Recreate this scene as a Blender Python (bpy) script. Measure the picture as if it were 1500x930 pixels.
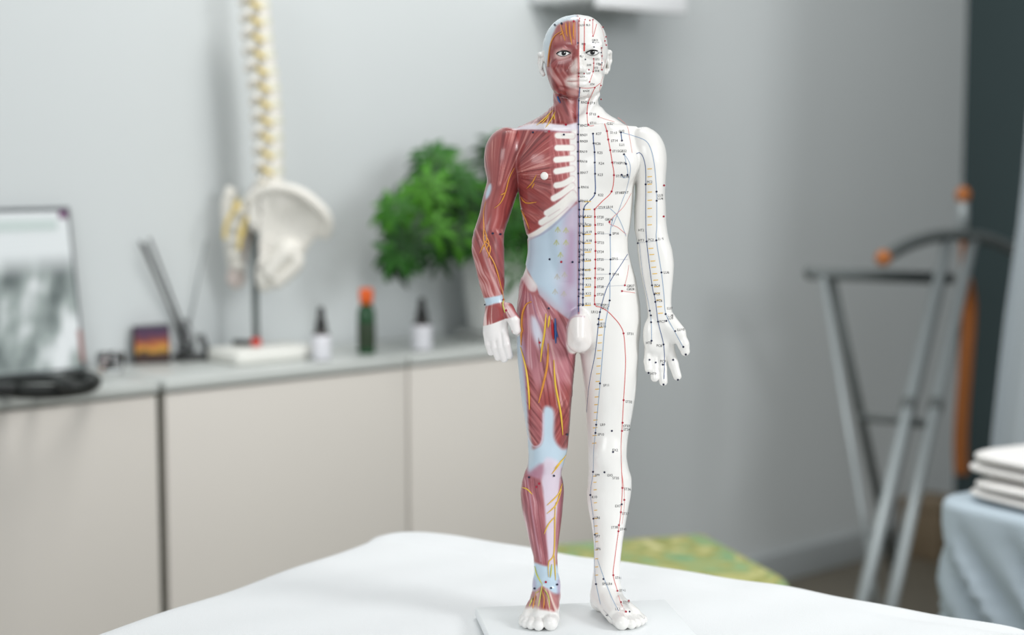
import bpy, bmesh, math, random
import numpy as np
from math import sin, cos, tan, pi, radians, sqrt, atan2, hypot
from mathutils import Vector, Matrix
for _o in list(bpy.data.objects):
    bpy.data.objects.remove(_o, do_unlink=True)
SC = bpy.context.scene
COL = SC.collection
random.seed(7)
RNG = np.random.default_rng(7)

# ------------------------------------------------------------------ camera
FPX = 2400.0                       # focal length in pixels of the 1500 x 930 frame
TH = math.atan(237.0 / FPX)        # downward tilt
CT, ST = cos(TH), sin(TH)
ZC = 1.04                          # camera height above the floor
Y0 = 1.3333                        # distance of the figure's axis
cam_d = bpy.data.cameras.new('camera')
cam = bpy.data.objects.new('camera', cam_d)
COL.objects.link(cam)
cam.location = (0, 0, ZC)
cam.rotation_euler = (pi / 2 - TH, 0, 0)
cam_d.sensor_width = 36.0
cam_d.lens = FPX / 1500 * 36.0
cam_d.clip_start = 0.02
cam_d.dof.use_dof = True
cam_d.dof.focus_distance = 1.31
cam_d.dof.aperture_fstop = 3.6
SC.camera = cam

# ------------------------------------------------------------------ light
SC.view_settings.view_transform = 'Standard'
SC.view_settings.look = 'None'
SC.view_settings.exposure = 0.0
SC.view_settings.gamma = 1.0
SC.view_settings.use_curve_mapping = False
world = bpy.data.worlds.new('world')
SC.world = world
world.use_nodes = True
world.node_tree.nodes['Background'].inputs[0].default_value = (0.945, 0.975, 0.985, 1)
world.node_tree.nodes['Background'].inputs[1].default_value = 0.65

def area(name, loc, target, sx, sy, power, color):
    l = bpy.data.lights.new(name, 'AREA')
    l.shape = 'RECTANGLE'; l.size = sx; l.size_y = sy
    l.energy = power; l.color = color
    o = bpy.data.objects.new(name, l)
    COL.objects.link(o)
    o.location = loc
    o.rotation_euler = (Vector(target) - Vector(loc)).to_track_quat('-Z', 'Y').to_euler()
    return o
area('window_light_left', (-1.3, -1.8, 1.9), (-0.2, 2.2, 1.0), 1.6, 1.4, 27, (0.975, 0.99, 0.995))
area('window_light_right', (1.7, 0.45, 1.6), (-0.3, 2.8, 1.0), 0.5, 0.7, 23, (0.98, 0.99, 0.995))
area('ceiling_light', (0.25, 2.1, 2.65), (0.6, 3.8, 1.1), 0.9, 0.6, 27, (1.0, 0.985, 0.96))

# ------------------------------------------------------------------ pixel helpers (used to measure the place)
def ray(u, v):
    a = (u - 750.0) / FPX; b = (465.0 - v) / FPX
    return Vector((a, CT + b * ST, -ST + b * CT))
def on_y(u, v, Y):
    r = ray(u, v); t = Y / r.y
    return Vector((r.x * t, Y, ZC + r.z * t))
def on_z(u, v, z):
    r = ray(u, v); t = (z - ZC) / r.z
    return Vector((r.x * t, r.y * t, z))
WE = Vector((2680.0, FPX / CT, 0)).normalized()       # direction along the back wall
WN = Vector((WE.y, -WE.x, 0))                         # wall normal, into the room
WO = on_z(1174, 842, 0.0)
def on_wall(u, v, dn=0.0):                            # point at distance dn in front of the back wall
    r = ray(u, v); o = WO + WN * dn
    t = (o.dot(WN)) / (r.dot(WN))
    return Vector((r.x * t, r.y * t, ZC + r.z * t))
def wp(t, dn, z):
    p = WO + WE * t + WN * dn
    return Vector((p.x, p.y, z))
def wt(p):
    return (Vector((p[0], p[1], 0)) - WO).dot(WE)

# ------------------------------------------------------------------ materials
def srgb(r, g, b):
    def c(x):
        x /= 255.0
        return x / 12.92 if x <= 0.04045 else ((x + 0.055) / 1.055) ** 2.4
    return (c(r), c(g), c(b), 1.0)
def mat(name, col, rough=0.5, spec=0.5, metal=0.0, noise=0.0, nscale=20.0, bump=0.0, bscale=60.0, trans=0.0, sub=0.0, emit=None, alpha=1.0, coat=0.0):
    m = bpy.data.materials.new(name); m.use_nodes = True
    nt = m.node_tree; b = nt.nodes['Principled BSDF']
    b.inputs['Base Color'].default_value = col
    b.inputs['Roughness'].default_value = rough
    b.inputs['Specular IOR Level'].default_value = spec
    b.inputs['Metallic'].default_value = metal
    b.inputs['Transmission Weight'].default_value = trans
    b.inputs['Alpha'].default_value = alpha
    b.inputs['Coat Weight'].default_value = coat
    if sub:
        b.inputs['Subsurface Weight'].default_value = sub
        b.inputs['Subsurface Radius'].default_value = (0.003, 0.002, 0.0015)
        b.inputs['Subsurface Scale'].default_value = 1.0
    tc = None
    if noise or bump:
        tc = nt.nodes.new('ShaderNodeTexCoord')
    if noise:
        n = nt.nodes.new('ShaderNodeTexNoise'); n.inputs['Scale'].default_value = nscale; n.inputs['Detail'].default_value = 4
        nt.links.new(tc.outputs['Object'], n.inputs['Vector'])
        mx = nt.nodes.new('ShaderNodeMix'); mx.data_type = 'RGBA'
        mx.inputs[6].default_value = tuple(min(1, c * (1 + noise)) for c in col[:3]) + (1,)
        mx.inputs[7].default_value = tuple(c * (1 - noise) for c in col[:3]) + (1,)
        nt.links.new(n.outputs[0], mx.inputs[0]); nt.links.new(mx.outputs[2], b.inputs['Base Color'])
    if bump:
        n = nt.nodes.new('ShaderNodeTexNoise'); n.inputs['Scale'].default_value = bscale; n.inputs['Detail'].default_value = 3
        nt.links.new(tc.outputs['Object'], n.inputs['Vector'])
        bp = nt.nodes.new('ShaderNodeBump'); bp.inputs['Strength'].default_value = bump; bp.inputs['Distance'].default_value = 0.002
        nt.links.new(n.outputs[0], bp.inputs['Height']); nt.links.new(bp.outputs[0], b.inputs['Normal'])
    return m

# ------------------------------------------------------------------ object helpers
def link(o, parent=None):
    COL.objects.link(o)
    if parent is not None: o.parent = parent
    return o
def tag(o, label=None, cat=None, group=None, kind=None):
    if label: o['label'] = label
    if cat: o['category'] = cat
    if group: o['group'] = group
    if kind: o['kind'] = kind
    return o
def empty(name, loc=(0, 0, 0), rz=0.0, label=None, cat=None, group=None):
    o = bpy.data.objects.new(name, None); o.empty_display_size = 0.05
    o.location = loc; o.rotation_euler = (0, 0, rz)
    link(o); return tag(o, label, cat, group)

class MB:
    """collects shapes, builds ONE mesh object"""
    def __init__(s): s.v = []; s.f = []; s.sm = []
    def add(s, vs, fs, smooth=False):
        o = len(s.v); s.v += [tuple(p) for p in vs]
        for f in fs: s.f.append(tuple(i + o for i in f)); s.sm.append(smooth)
        return s
    def box(s, c, size, rz=0.0, ax=None, bev=0.0):
        """box centred at c; optional bevel radius on all edges"""
        hx, hy, hz = size[0] / 2, size[1] / 2, size[2] / 2
        bm = bmesh.new(); bmesh.ops.create_cube(bm, size=1.0)
        for w in bm.verts: w.co = Vector((w.co.x * size[0], w.co.y * size[1], w.co.z * size[2]))
        if bev: bmesh.ops.bevel(bm, geom=list(bm.edges) + list(bm.verts), offset=bev, segments=3, profile=0.5, affect='EDGES')
        M = Matrix.Translation(Vector(c)) @ (ax if ax is not None else Matrix.Rotation(rz, 4, 'Z'))
        bm.verts.ensure_lookup_table()
        s.add([M @ w.co for w in bm.verts], [[w.index for w in f.verts] for f in bm.faces], bool(bev))
        bm.free(); return s
    def tube(s, pts, r, n=10, cap=True, closed=False, flat=1.0):
        pts = [Vector(p) for p in pts]; N = len(pts)
        rr = r if hasattr(r, '__len__') else [r] * N
        vs = []; up = Vector((0, 0, 1)); prev = None
        for i, p in enumerate(pts):
            if closed: d = pts[(i + 1) % N] - pts[i - 1]
            else: d = pts[min(i + 1, N - 1)] - pts[max(i - 1, 0)]
            if d.length < 1e-9: d = Vector((0, 0, 1))
            d.normalize()
            if prev is None:
                a = d.cross(up)
                if a.length < 0.05: a = d.cross(Vector((1, 0, 0)))
            else:
                a = prev - d * prev.dot(d)
            a.normalize(); prev = a; b = d.cross(a)
            for k in range(n):
                t = 2 * pi * k / n
                vs.append(p + a * (cos(t) * rr[i]) + b * (sin(t) * rr[i] * flat))
        fs = []
        for i in range(N if closed else N - 1):
            j = (i + 1) % N
            for k in range(n):
                k2 = (k + 1) % n
                fs.append((i * n + k, i * n + k2, j * n + k2, j * n + k))
        if cap and not closed:
            fs.append(tuple(range(n - 1, -1, -1))); fs.append(tuple(range((N - 1) * n, N * n)))
        return s.add(vs, fs, True)
    def lathe(s, prof, c=(0, 0, 0), n=32, sx=1.0, sy=1.0):
        """prof: (radius, z) list from bottom to top"""
        vs = []; fs = []
        for (r, z) in prof:
            for k in range(n):
                t = 2 * pi * k / n
                vs.append((c[0] + r * cos(t) * sx, c[1] + r * sin(t) * sy, c[2] + z))
        for i in range(len(prof) - 1):
            for k in range(n):
                k2 = (k + 1) % n
                fs.append((i * n + k, i * n + k2, (i + 1) * n + k2, (i + 1) * n + k))
        fs.append(tuple(range(n - 1, -1, -1))); fs.append(tuple(range((len(prof) - 1) * n, len(prof) * n)))
        return s.add(vs, fs, True)
    def ball(s, c, r, n=16, m=10, rot=None):
        """ellipsoid; r scalar or triple; rot: 4x4 rotation"""
        if not hasattr(r, '__len__'): r = (r, r, r)
        vs = []; fs = []
        R = rot if rot is not None else Matrix.Identity(4)
        for i in range(m + 1):
            ph = -pi / 2 + pi * i / m
            for k in range(n):
                t = 2 * pi * k / n
                vs.append(Vector(c) + (R @ Vector((r[0] * cos(ph) * cos(t), r[1] * cos(ph) * sin(t), r[2] * sin(ph)))))
        for i in range(m):
            for k in range(n):
                k2 = (k + 1) % n
                fs.append((i * n + k, i * n + k2, (i + 1) * n + k2, (i + 1) * n + k))
        return s.add(vs, fs, True)
    def grid(s, P, smooth=True, flip=False):
        """P: 2-D list of points"""
        h = len(P); w = len(P[0])
        fs = [(i * w + j, i * w + j + 1, (i + 1) * w + j + 1, (i + 1) * w + j) for i in range(h - 1) for j in range(w - 1)]
        if flip: fs = [f[::-1] for f in fs]
        return s.add([p for row in P for p in row], fs, smooth)
    def mesh(s, name, origin=(0, 0, 0)):
        me = bpy.data.meshes.new(name)
        o = Vector(origin)
        me.from_pydata([tuple(Vector(p) - o) for p in s.v], [], s.f)
        me.polygons.foreach_set('use_smooth', s.sm)
        me.validate(); me.update()
        return me
    def build(s, name, m, parent=None, origin=None):
        """vertices are given in world space; the object's origin goes to `origin` (parents are never rotated here)"""
        o3 = Vector(origin) if origin is not None else Vector((0, 0, 0))
        base = parent_world(parent)
        me = s.mesh(name, o3)
        if m is not None: me.materials.append(m)
        o = bpy.data.objects.new(name, me)
        o.location = o3 - base
        return link(o, parent)
def parent_world(p):
    r = Vector((0, 0, 0))
    while p is not None:
        r = r + p.location; p = p.parent
    return r
def cr(pts, n=8, closed=False):
    """Catmull-Rom resampling"""
    P = [Vector(p) for p in pts]; out = []; N = len(P)
    rng = range(N) if closed else range(N - 1)
    for i in rng:
        p0 = P[i - 1] if (closed or i > 0) else P[0]
        p1 = P[i]; p2 = P[(i + 1) % N]
        p3 = P[(i + 2) % N] if (closed or i + 2 < N) else P[-1]
        for k in range(n):
            t = k / n
            out.append(0.5 * ((2 * p1) + (p2 - p0) * t + (2 * p0 - 5 * p1 + 4 * p2 - p3) * t * t + (3 * p1 - p0 - 3 * p2 + p3) * t ** 3))
    if not closed: out.append(P[-1])
    return out
# ================================================================== the room
M_WALL = mat('grey_wall_paint', srgb(207, 212, 213), 0.75, 0.3, noise=0.02, nscale=3, bump=0.15, bscale=250)
M_DARKW = mat('dark_wall_paint', srgb(58, 72, 74), 0.7, 0.3, noise=0.05, nscale=4)
M_FLOOR = mat('brown_floor', srgb(112, 106, 94), 0.5, 0.4, noise=0.12, nscale=9)
M_BASE = mat('baseboard_paint', srgb(176, 182, 184), 0.5)
TC = wt(on_wall(1409, 300))
def struct(o): o['kind'] = 'structure'; return o
RWALL = Matrix(((WE.x, WN.x, 0, 0), (WE.y, WN.y, 0, 0), (0, 0, 1, 0), (0, 0, 0, 1)))   # local x along the wall, y into the room
def wbox(b, t0, t1, n0, n1, z0, z1, bev=0.0):
    return b.box(wp((t0 + t1) / 2, (n0 + n1) / 2, (z0 + z1) / 2), (abs(t1 - t0), abs(n1 - n0), abs(z1 - z0)), ax=RWALL, bev=bev)
struct(wbox(MB(), -4.2, TC + 0.1, -0.1, 0, 0, 2.8).build('wall_back', M_WALL))
struct(wbox(MB(), TC, TC + 0.1, 0.0, 2.2, 0, 2.8).build('wall_right', M_DARKW))
struct(MB().box((0, 2.0, -0.05), (9, 9, 0.1)).build('floor', M_FLOOR))
struct(wbox(MB(), -4.2, TC - 0.002, 0.0005, 0.014, 0, 0.075, 0.003).build('baseboard_back', M_BASE))
# ================================================================== the painted anatomical figure
BED_Z = 0.645
PLATE_T = 0.008
S0 = Y0 / FPX / 0.995              # metres per photo pixel at the figure
FX0 = (846 - 750) * S0 / 1.0       # figure axis
_vg = on_y(846, 899, Y0).z
ZF = _vg                           # soles of the feet
BED_Z = ZF - PLATE_T - 0.0005
def Mp(u, v, d=0.0):
    """local figure point seen at pixel u, v when it lies d pixels in front of the figure's axis plane"""
    p = on_y(u, v, Y0 - d * S0)
    return np.array((p.x - FX0, -d * S0, p.z - ZF))
def Fp(u, h, d):
    """local point h px above the soles, d px in front of the axis, in image column u"""
    Y = Y0 - d * S0; z = ZF + h * S0
    dc = Y * CT + (ZC - z) * ST
    return np.array(((u - 750) / FPX * dc - FX0, -d * S0, h * S0))
VOX = 0.0006
GX0, GX1 = Mp(682, 400)[0], Mp(1016, 400, 30)[0]
GY0, GY1 = -110 * S0, 70 * S0
GZ0, GZ1 = -0.003, Mp(846, 16)[2]
gx = np.arange(GX0, GX1, VOX, dtype=np.float32); gy = np.arange(GY0, GY1, VOX, dtype=np.float32); gz = np.arange(GZ0, GZ1, VOX, dtype=np.float32)
FLD = np.full((len(gz), len(gy), len(gx)), 0.03, dtype=np.float32)
def _rng(g, a, b):
    i = max(0, int((a - g[0]) / VOX)); j = min(len(g), int((b - g[0]) / VOX) + 2)
    return slice(i, max(i, j))
def _put(sl, g, k, op='u'):
    A = FLD[sl]
    if op == 'u':
        if k <= 0: np.minimum(A, g, out=A)
        else:
            h = np.clip(0.5 + 0.5 * (g - A) / k, 0, 1)
            A[...] = g + (A - g) * h - k * h * (1 - h)
    else:                                   # subtract
        ng = -g
        h = np.clip(0.5 - 0.5 * (ng - A) / k, 0, 1)
        A[...] = ng + (A - ng) * h + k * h * (1 - h)
def pch(x, xs, ys):
    """monotone cubic interpolation"""
    xs = np.asarray(xs, float); ys = np.asarray(ys, float)
    h = np.diff(xs); dl = np.diff(ys) / h
    m = np.zeros_like(ys); m[0] = dl[0]; m[-1] = dl[-1]
    for i in range(1, len(xs) - 1):
        if dl[i - 1] * dl[i] > 0:
            w1 = 2 * h[i] + h[i - 1]; w2 = h[i] + 2 * h[i - 1]
            m[i] = (w1 + w2) / (w1 / dl[i - 1] + w2 / dl[i])
    i = np.clip(np.searchsorted(xs, x) - 1, 0, len(h) - 1)
    t = (x - xs[i]) / h[i]
    return (ys[i] * (1 + 2 * t) * (1 - t) ** 2 + m[i] * h[i] * t * (1 - t) ** 2 + ys[i + 1] * t * t * (3 - 2 * t) + m[i + 1] * h[i] * t * t * (t - 1))
def zstack(tab, k=0.003, n=2.2, pad=0.006):
    rows = []
    for (v, uL, uR, dF, dB) in tab:
        dc = (dF - dB) / 2.0; hd = (dF + dB) / 2.0
        a = Mp(uL, v, dc); b = Mp(uR, v, dc)
        rows.append((a[2], (a[0] + b[0]) / 2, (b[0] - a[0]) / 2, -dc * S0, hd * S0))
    R = np.array(sorted(rows)); zs = R[:, 0]
    zl, zh = zs[0], zs[-1]
    sz = _rng(gz, zl - pad, zh + pad)
    z = gz[sz]; zc = np.clip(z, zl, zh)
    cx, w, cy, hd = [pch(zc, zs, R[:, i]).astype(np.float32) for i in (1, 2, 3, 4)]
    sx = _rng(gx, (cx - w).min() - pad, (cx + w).max() + pad); sy = _rng(gy, (cy - hd).min() - pad, (cy + hd).max() + pad)
    X = gx[sx][None, None, :] - cx[:, None, None]; Y = gy[sy][None, :, None] - cy[:, None, None]
    ax = np.abs(X) / w[:, None, None]; ay = np.abs(Y) / hd[:, None, None]
    g = (ax ** n + ay ** n) ** np.float32(1.0 / n) + np.float32(1e-4)
    dist = np.sqrt(X * X + Y * Y) * (1 - 1 / g)
    ctr = g < 0.3
    dist = np.where(ctr, -np.minimum(w, hd)[:, None, None] * (1 - g), dist)
    ez = np.maximum(z - zh, zl - z)[:, None, None]
    dist = np.where(ez > 0, np.sqrt(np.maximum(dist, 0) ** 2 + ez ** 2) + np.minimum(np.maximum(dist, ez), 0), dist)
    _put((sz, sy, sx), dist.astype(np.float32), k)
def ell(c, r, k=0.003, rot=0.0, op='u', ry=0.0):
    """ellipsoid: c local point, r in px, rot turns it in the picture plane, ry about the vertical"""
    r = np.array(r, float) * S0; R = r.max() + k + 0.004
    sx = _rng(gx, c[0] - R, c[0] + R); sy = _rng(gy, c[1] - R, c[1] + R); sz = _rng(gz, c[2] - R, c[2] + R)
    X = gx[sx][None, None, :] - c[0]; Y = gy[sy][None, :, None] - c[1]; Z = gz[sz][:, None, None] - c[2]
    if ry: X, Y = X * cos(ry) + Y * sin(ry), -X * sin(ry) + Y * cos(ry)
    if rot: X, Z = X * cos(rot) + Z * sin(rot), -X * sin(rot) + Z * cos(rot)
    q = np.sqrt((X / r[0]) ** 2 + (Y / r[1]) ** 2 + (Z / r[2]) ** 2) + 1e-5
    q2 = np.sqrt((X / r[0] ** 2) ** 2 + (Y / r[1] ** 2) ** 2 + (Z / r[2] ** 2) ** 2) + 1e-3
    _put((sz, sy, sx), (q * (q - 1) / q2).astype(np.float32), k, op)
def cone(a, ra, b, rb, k=0.001, op='u'):
    a = np.array(a, float); b = np.array(b, float); ra *= S0; rb *= S0
    R = max(ra, rb) + k + 0.003
    lo = np.minimum(a, b) - R; hi = np.maximum(a, b) + R
    sx = _rng(gx, lo[0], hi[0]); sy = _rng(gy, lo[1], hi[1]); sz = _rng(gz, lo[2], hi[2])
    X = gx[sx][None, None, :] - a[0]; Y = gy[sy][None, :, None] - a[1]; Z = gz[sz][:, None, None] - a[2]
    d = b - a; L = float(d @ d) + 1e-12
    t = np.clip((X * d[0] + Y * d[1] + Z * d[2]) / L, 0, 1)
    dist = np.sqrt((X - t * d[0]) ** 2 + (Y - t * d[1]) ** 2 + (Z - t * d[2]) ** 2) - (ra + (rb - ra) * t)
    _put((sz, sy, sx), dist.astype(np.float32), k, op)
def chain(pts, rs, k=0.001):
    for i in range(len(pts) - 1): cone(pts[i], rs[i], pts[i + 1], rs[i + 1], k)
px = S0
# ---- trunk
zstack([(158, 806, 882, 16, 42), (166, 797, 889, 20, 45), (174, 784, 902, 25, 48), (182, 768, 914, 30, 50), (190, 754, 930, 36, 52), (200, 748, 940, 42, 54), (215, 746, 944, 48, 56),
        (240, 748, 939, 54, 56), (260, 753, 932.5, 57, 54), (278, 759.5, 928, 57, 52), (298, 761.5, 926.5, 55, 49), (316, 765, 925, 52, 46),
        (335, 769, 922.5, 49, 43), (350, 772.5, 919.8, 48, 41), (365, 773, 920.3, 48, 40), (378, 771.5, 923, 48, 41), (390, 769, 926, 48, 44),
        (405, 764, 930.5, 48, 48), (416, 761, 932.7, 48, 52), (436, 759, 935.5, 47, 57), (456, 758, 936.7, 45, 60), (478, 757.5, 936.7, 42, 60),
        (495, 760, 934, 38, 54), (506, 775, 918, 30, 42), (513, 800, 892, 20, 26)], k=0.002, n=2.35)
# ---- legs
zstack([(430, 766, 838, 36, 46), (450, 759.5, 845, 40, 54), (470, 757.5, 846, 42, 56), (500, 757, 846.3, 42, 52), (519, 757.5, 843.5, 42, 48), (540, 759.3, 841.5, 42, 46), (578, 763.2, 838, 40, 43),
        (610, 768, 835.5, 36, 40), (640, 772.5, 833, 33, 35), (655, 773.5, 831.6, 33, 32), (672, 773.5, 827.5, 34, 29), (691, 771, 822.5, 32, 30),
        (707, 765, 823.5, 29, 34), (721, 762.8, 824.7, 27, 37), (744, 764.9, 824, 25, 38), (767, 770, 821.7, 22, 35), (793, 775.2, 818.5, 19, 29),
        (819, 781.6, 816.5, 18, 23), (837, 782.4, 817.5, 18, 22), (848, 780.5, 820, 19, 23), (858, 779.5, 821.3, 20, 25), (868, 782, 820, 22, 27),
        (882, 783.5, 818.5, 22, 27)], k=0.004, n=2.1)
zstack([(430, 855, 930, 36, 46), (450, 848, 935.5, 40, 54), (470, 847, 936.8, 42, 56), (500, 847.5, 936, 42, 52), (519, 849.7, 935.3, 42, 48), (547, 853.5, 934, 42, 46), (568, 856, 932, 41, 44),
        (583, 857.4, 930, 40, 43), (609, 858.6, 925.8, 36, 40), (645, 861, 919.3, 33, 35), (666, 861.8, 918, 34, 30), (686, 862.5, 921, 32, 30), (700, 861.5, 925, 30, 33),
        (712, 861, 925.3, 28, 35), (721, 859.6, 924.4, 27, 37), (744, 861.7, 920.5, 25, 38), (770, 866.8, 915.8, 22, 34), (798, 870, 911.5, 19, 28),
        (820, 870, 909, 18, 23), (835, 869.5, 908, 18, 22), (845, 868, 908, 19, 23), (858, 866.5, 910, 20, 25), (870, 866, 911, 22, 27), (882, 866.5, 909, 22, 27)], k=0.004, n=2.1)
for s_ in (-1, 1):                                   # buttocks, hip fold, pectorals
    ell(Mp(847 + s_ * 40, 470, -30), (38, 34, 42), 0.008)
    ell(Mp(847 + s_ * 46, 240, 38), (40, 19, 34), 0.008, rot=s_ * 0.15)
    ell(Mp(847 + s_ * 50, 236, -42), (32, 16, 34), 0.008)       # shoulder blades
    ell(Mp(846 + s_ * 18, 330, 42), (15, 8, 60), 0.007)          # abdominal wall
    cone(Mp(846 + s_ * 10, 187.5, 36.5), 4, Mp(846 + s_ * 46, 186, 30), 3.4, 0.006)   # collar bones
    cone(Mp(846 + s_ * 46, 186, 30), 3.4, Mp(846 + s_ * 84, 188, 12), 3.0, 0.006)
    cone(Mp(846 + s_ * 7, 178, 29), 3.5, Mp(846 + s_ * 27, 138, 8), 6, 0.006)         # neck muscle
cone(Mp(848, 178, 32), 3, Mp(847, 290, 50), 4, 0.008)
for (u_, a_) in ((800, 1), (890, -1)):               # knee caps and calves
    ell(Mp(u_, 666, 28), (14, 7.5, 18), 0.008)
    ell(Mp(u_, 715, -14), (23, 24, 34), 0.006)
ell(Mp(785, 600, 26), (13, 12, 50), 0.008, rot=0.08); ell(Mp(818, 618, 23), (13, 12, 38), 0.007, rot=-0.1)
ell(Mp(779, 735, 6), (9, 14, 42), 0.007, rot=0.12)
# ---- feet
def foot(meta, heel, toes):
    for (a, ra, b, rb) in meta: cone(Fp(*a), ra, Fp(*b), rb, 0.004)
    ell(Fp(*heel), (18, 17, 15.5), 0.004)
    for (a, ra, b, rb) in toes: cone(Fp(*a), ra, Fp(*b), rb, 0.0009)
foot([((805, 28, 6), 15, (806, 14, 66), 13), ((799, 30, 8), 17, (792, 14, 64), 12.5), ((792, 25, 4), 14, (774, 11, 55), 10.5)], (800, 15, -14),
     [((808, 11.5, 64), 11.5, (806.5, 10.5, 86), 10.5), ((790, 10, 66), 8, (789, 8.5, 89), 7.8), ((779.5, 9, 64), 7.2, (778, 8, 84), 7),
      ((771.5, 8.5, 58), 6.6, (770, 7.2, 77), 6.4), ((766, 8, 51), 6, (765.5, 6.8, 68), 6)])
foot([((880, 28, 4), 15, (901, 14, 58), 13), ((888, 30, 7), 17, (914, 14, 56), 12.5), ((895, 25, 2), 14, (929, 11, 42), 10.5)], (882, 15, -14),
     [((904, 11.5, 60), 11.5, (911, 10.5, 83), 10.5), ((918, 10, 62), 8, (925, 8.5, 83), 7.2), ((926, 9, 57), 7, (933, 8, 75), 6.6),
      ((932, 8.5, 49), 6.4, (939, 7.2, 65), 6.1), ((936, 8, 39), 6, (943, 6.8, 54), 5.7)])
# ---- arms
LA = [(191, 739, 768, 18, 32), (198, 729.5, 770, 26, 38), (209, 720, 772, 32, 42), (223, 714.7, 772, 36, 44), (241, 711.4, 770, 38, 43), (252, 712, 767, 38, 41), (265, 713.3, 763, 37, 38),
      (279, 710, 759, 35, 35), (298, 705.6, 753, 33, 31), (316, 701.5, 747, 31, 28), (338, 694.6, 739.8, 31, 25), (352, 691.3, 738.3, 32, 23), (364, 690.8, 738.3, 33, 21),
      (384, 694.7, 738.5, 33, 17), (398, 698, 738.7, 32, 13), (414, 701.5, 738.7, 31, 9), (430, 706.5, 738.3, 30, 5), (438, 709, 739, 30, 3), (446, 710.8, 741, 30, 3),
      (456, 710, 745, 28, 4), (466, 708.3, 746, 26, 5), (478, 707.3, 744.5, 25, 7), (490, 708, 743.5, 23, 8), (497, 710, 742.5, 21, 9)]
zstack(LA, k=0.0016, n=2.15)
RA = [(190, 928, 946, 18, 32), (196, 924, 955, 26, 38), (203, 922, 961, 30, 40), (216, 922, 969.3, 36, 44), (233, 925, 974.2, 38, 43), (253, 929, 975.5, 37, 41), (268, 930.5, 974.8, 36, 38),
      (284, 930.7, 974.2, 34, 35), (303, 929.5, 975.2, 33, 31), (325, 929.5, 976, 31, 28), (338, 929.9, 977.5, 31, 26), (348, 932.3, 979.5, 31, 24), (368, 934, 985, 32, 21),
      (384, 936, 987, 32, 18), (401, 938.7, 986.5, 32, 14), (418, 942, 985, 31, 10), (432, 945, 983.7, 30, 7), (445, 947, 983.5, 29, 4), (456, 948.5, 984.5, 29, 3),
      (465, 948.7, 987, 29, 3), (476, 948, 989.5, 28, 4), (488, 945.2, 989, 28, 5), (500, 944, 988.5, 27.5, 5), (512, 944.3, 988.5, 26, 6), (519, 945.5, 988, 23, 8), (524, 948, 986, 18, 11)]
zstack(RA, k=0.0006, n=2.15)
ell(Mp(741, 226, 2), (30, 33, 38), 0.006); ell(Mp(945, 226, 2), (29, 33, 38), 0.006)          # deltoids
# hands: back of the hand towards the viewer on the muscle side, open palm on the white side
def fing(ps, rs, k=0.0007): chain([Mp(*p) for p in ps], rs, k)
fing([(713.5, 468, 10), (713.8, 488, 11.5), (716, 503, 11), (719, 515.5, 8)], [5, 6.2, 6.1, 5.3], 0.0006)
fing([(720.5, 466, 14), (721.5, 488, 14.5), (724.8, 507, 14), (729.5, 523, 10)], [5, 6.6, 6.5, 5.6], 0.0006)
fing([(728.5, 464, 17), (730, 488, 16.5), (733.8, 508, 16), (738.5, 525.3, 12)], [5, 6.8, 6.7, 5.8], 0.0006)
fing([(736.5, 464, 17), (738.2, 486, 17.5), (741.3, 505, 18), (746, 520.5, 14)], [5, 6.6, 6.6, 5.7], 0.0006)
fing([(744, 452, 18), (752, 468, 24), (756.3, 483.5, 24)], [9, 8.3, 6.8], 0.002)
fing([(950.5, 512, 14), (949.2, 529, 18), (950, 540.5, 23)], [6.2, 6.1, 5.4], 0.0013)
fing([(958.5, 514, 15), (958, 536, 18), (959.2, 553.5, 24)], [6.8, 6.7, 5.8], 0.0013)
fing([(969, 515, 16), (970, 540, 18), (971.8, 559, 23)], [7, 7, 6.2], 0.0013)
fing([(981, 512, 16), (986.5, 533, 18), (992.2, 551, 22)], [7.4, 7.1, 6.2], 0.0013)
fing([(980, 470, 16), (994, 488, 24), (1001, 504, 27), (1003.8, 514.5, 28)], [11, 9.5, 7.6, 6.8], 0.003)
ell(Mp(985, 484, 20), (14, 12, 20), 0.003, rot=0.6); ell(Mp(952, 490, 20), (10, 10, 24), 0.003)
ell(Mp(967, 500, 38), (12, 12, 20), 0.003, op='s')
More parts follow.
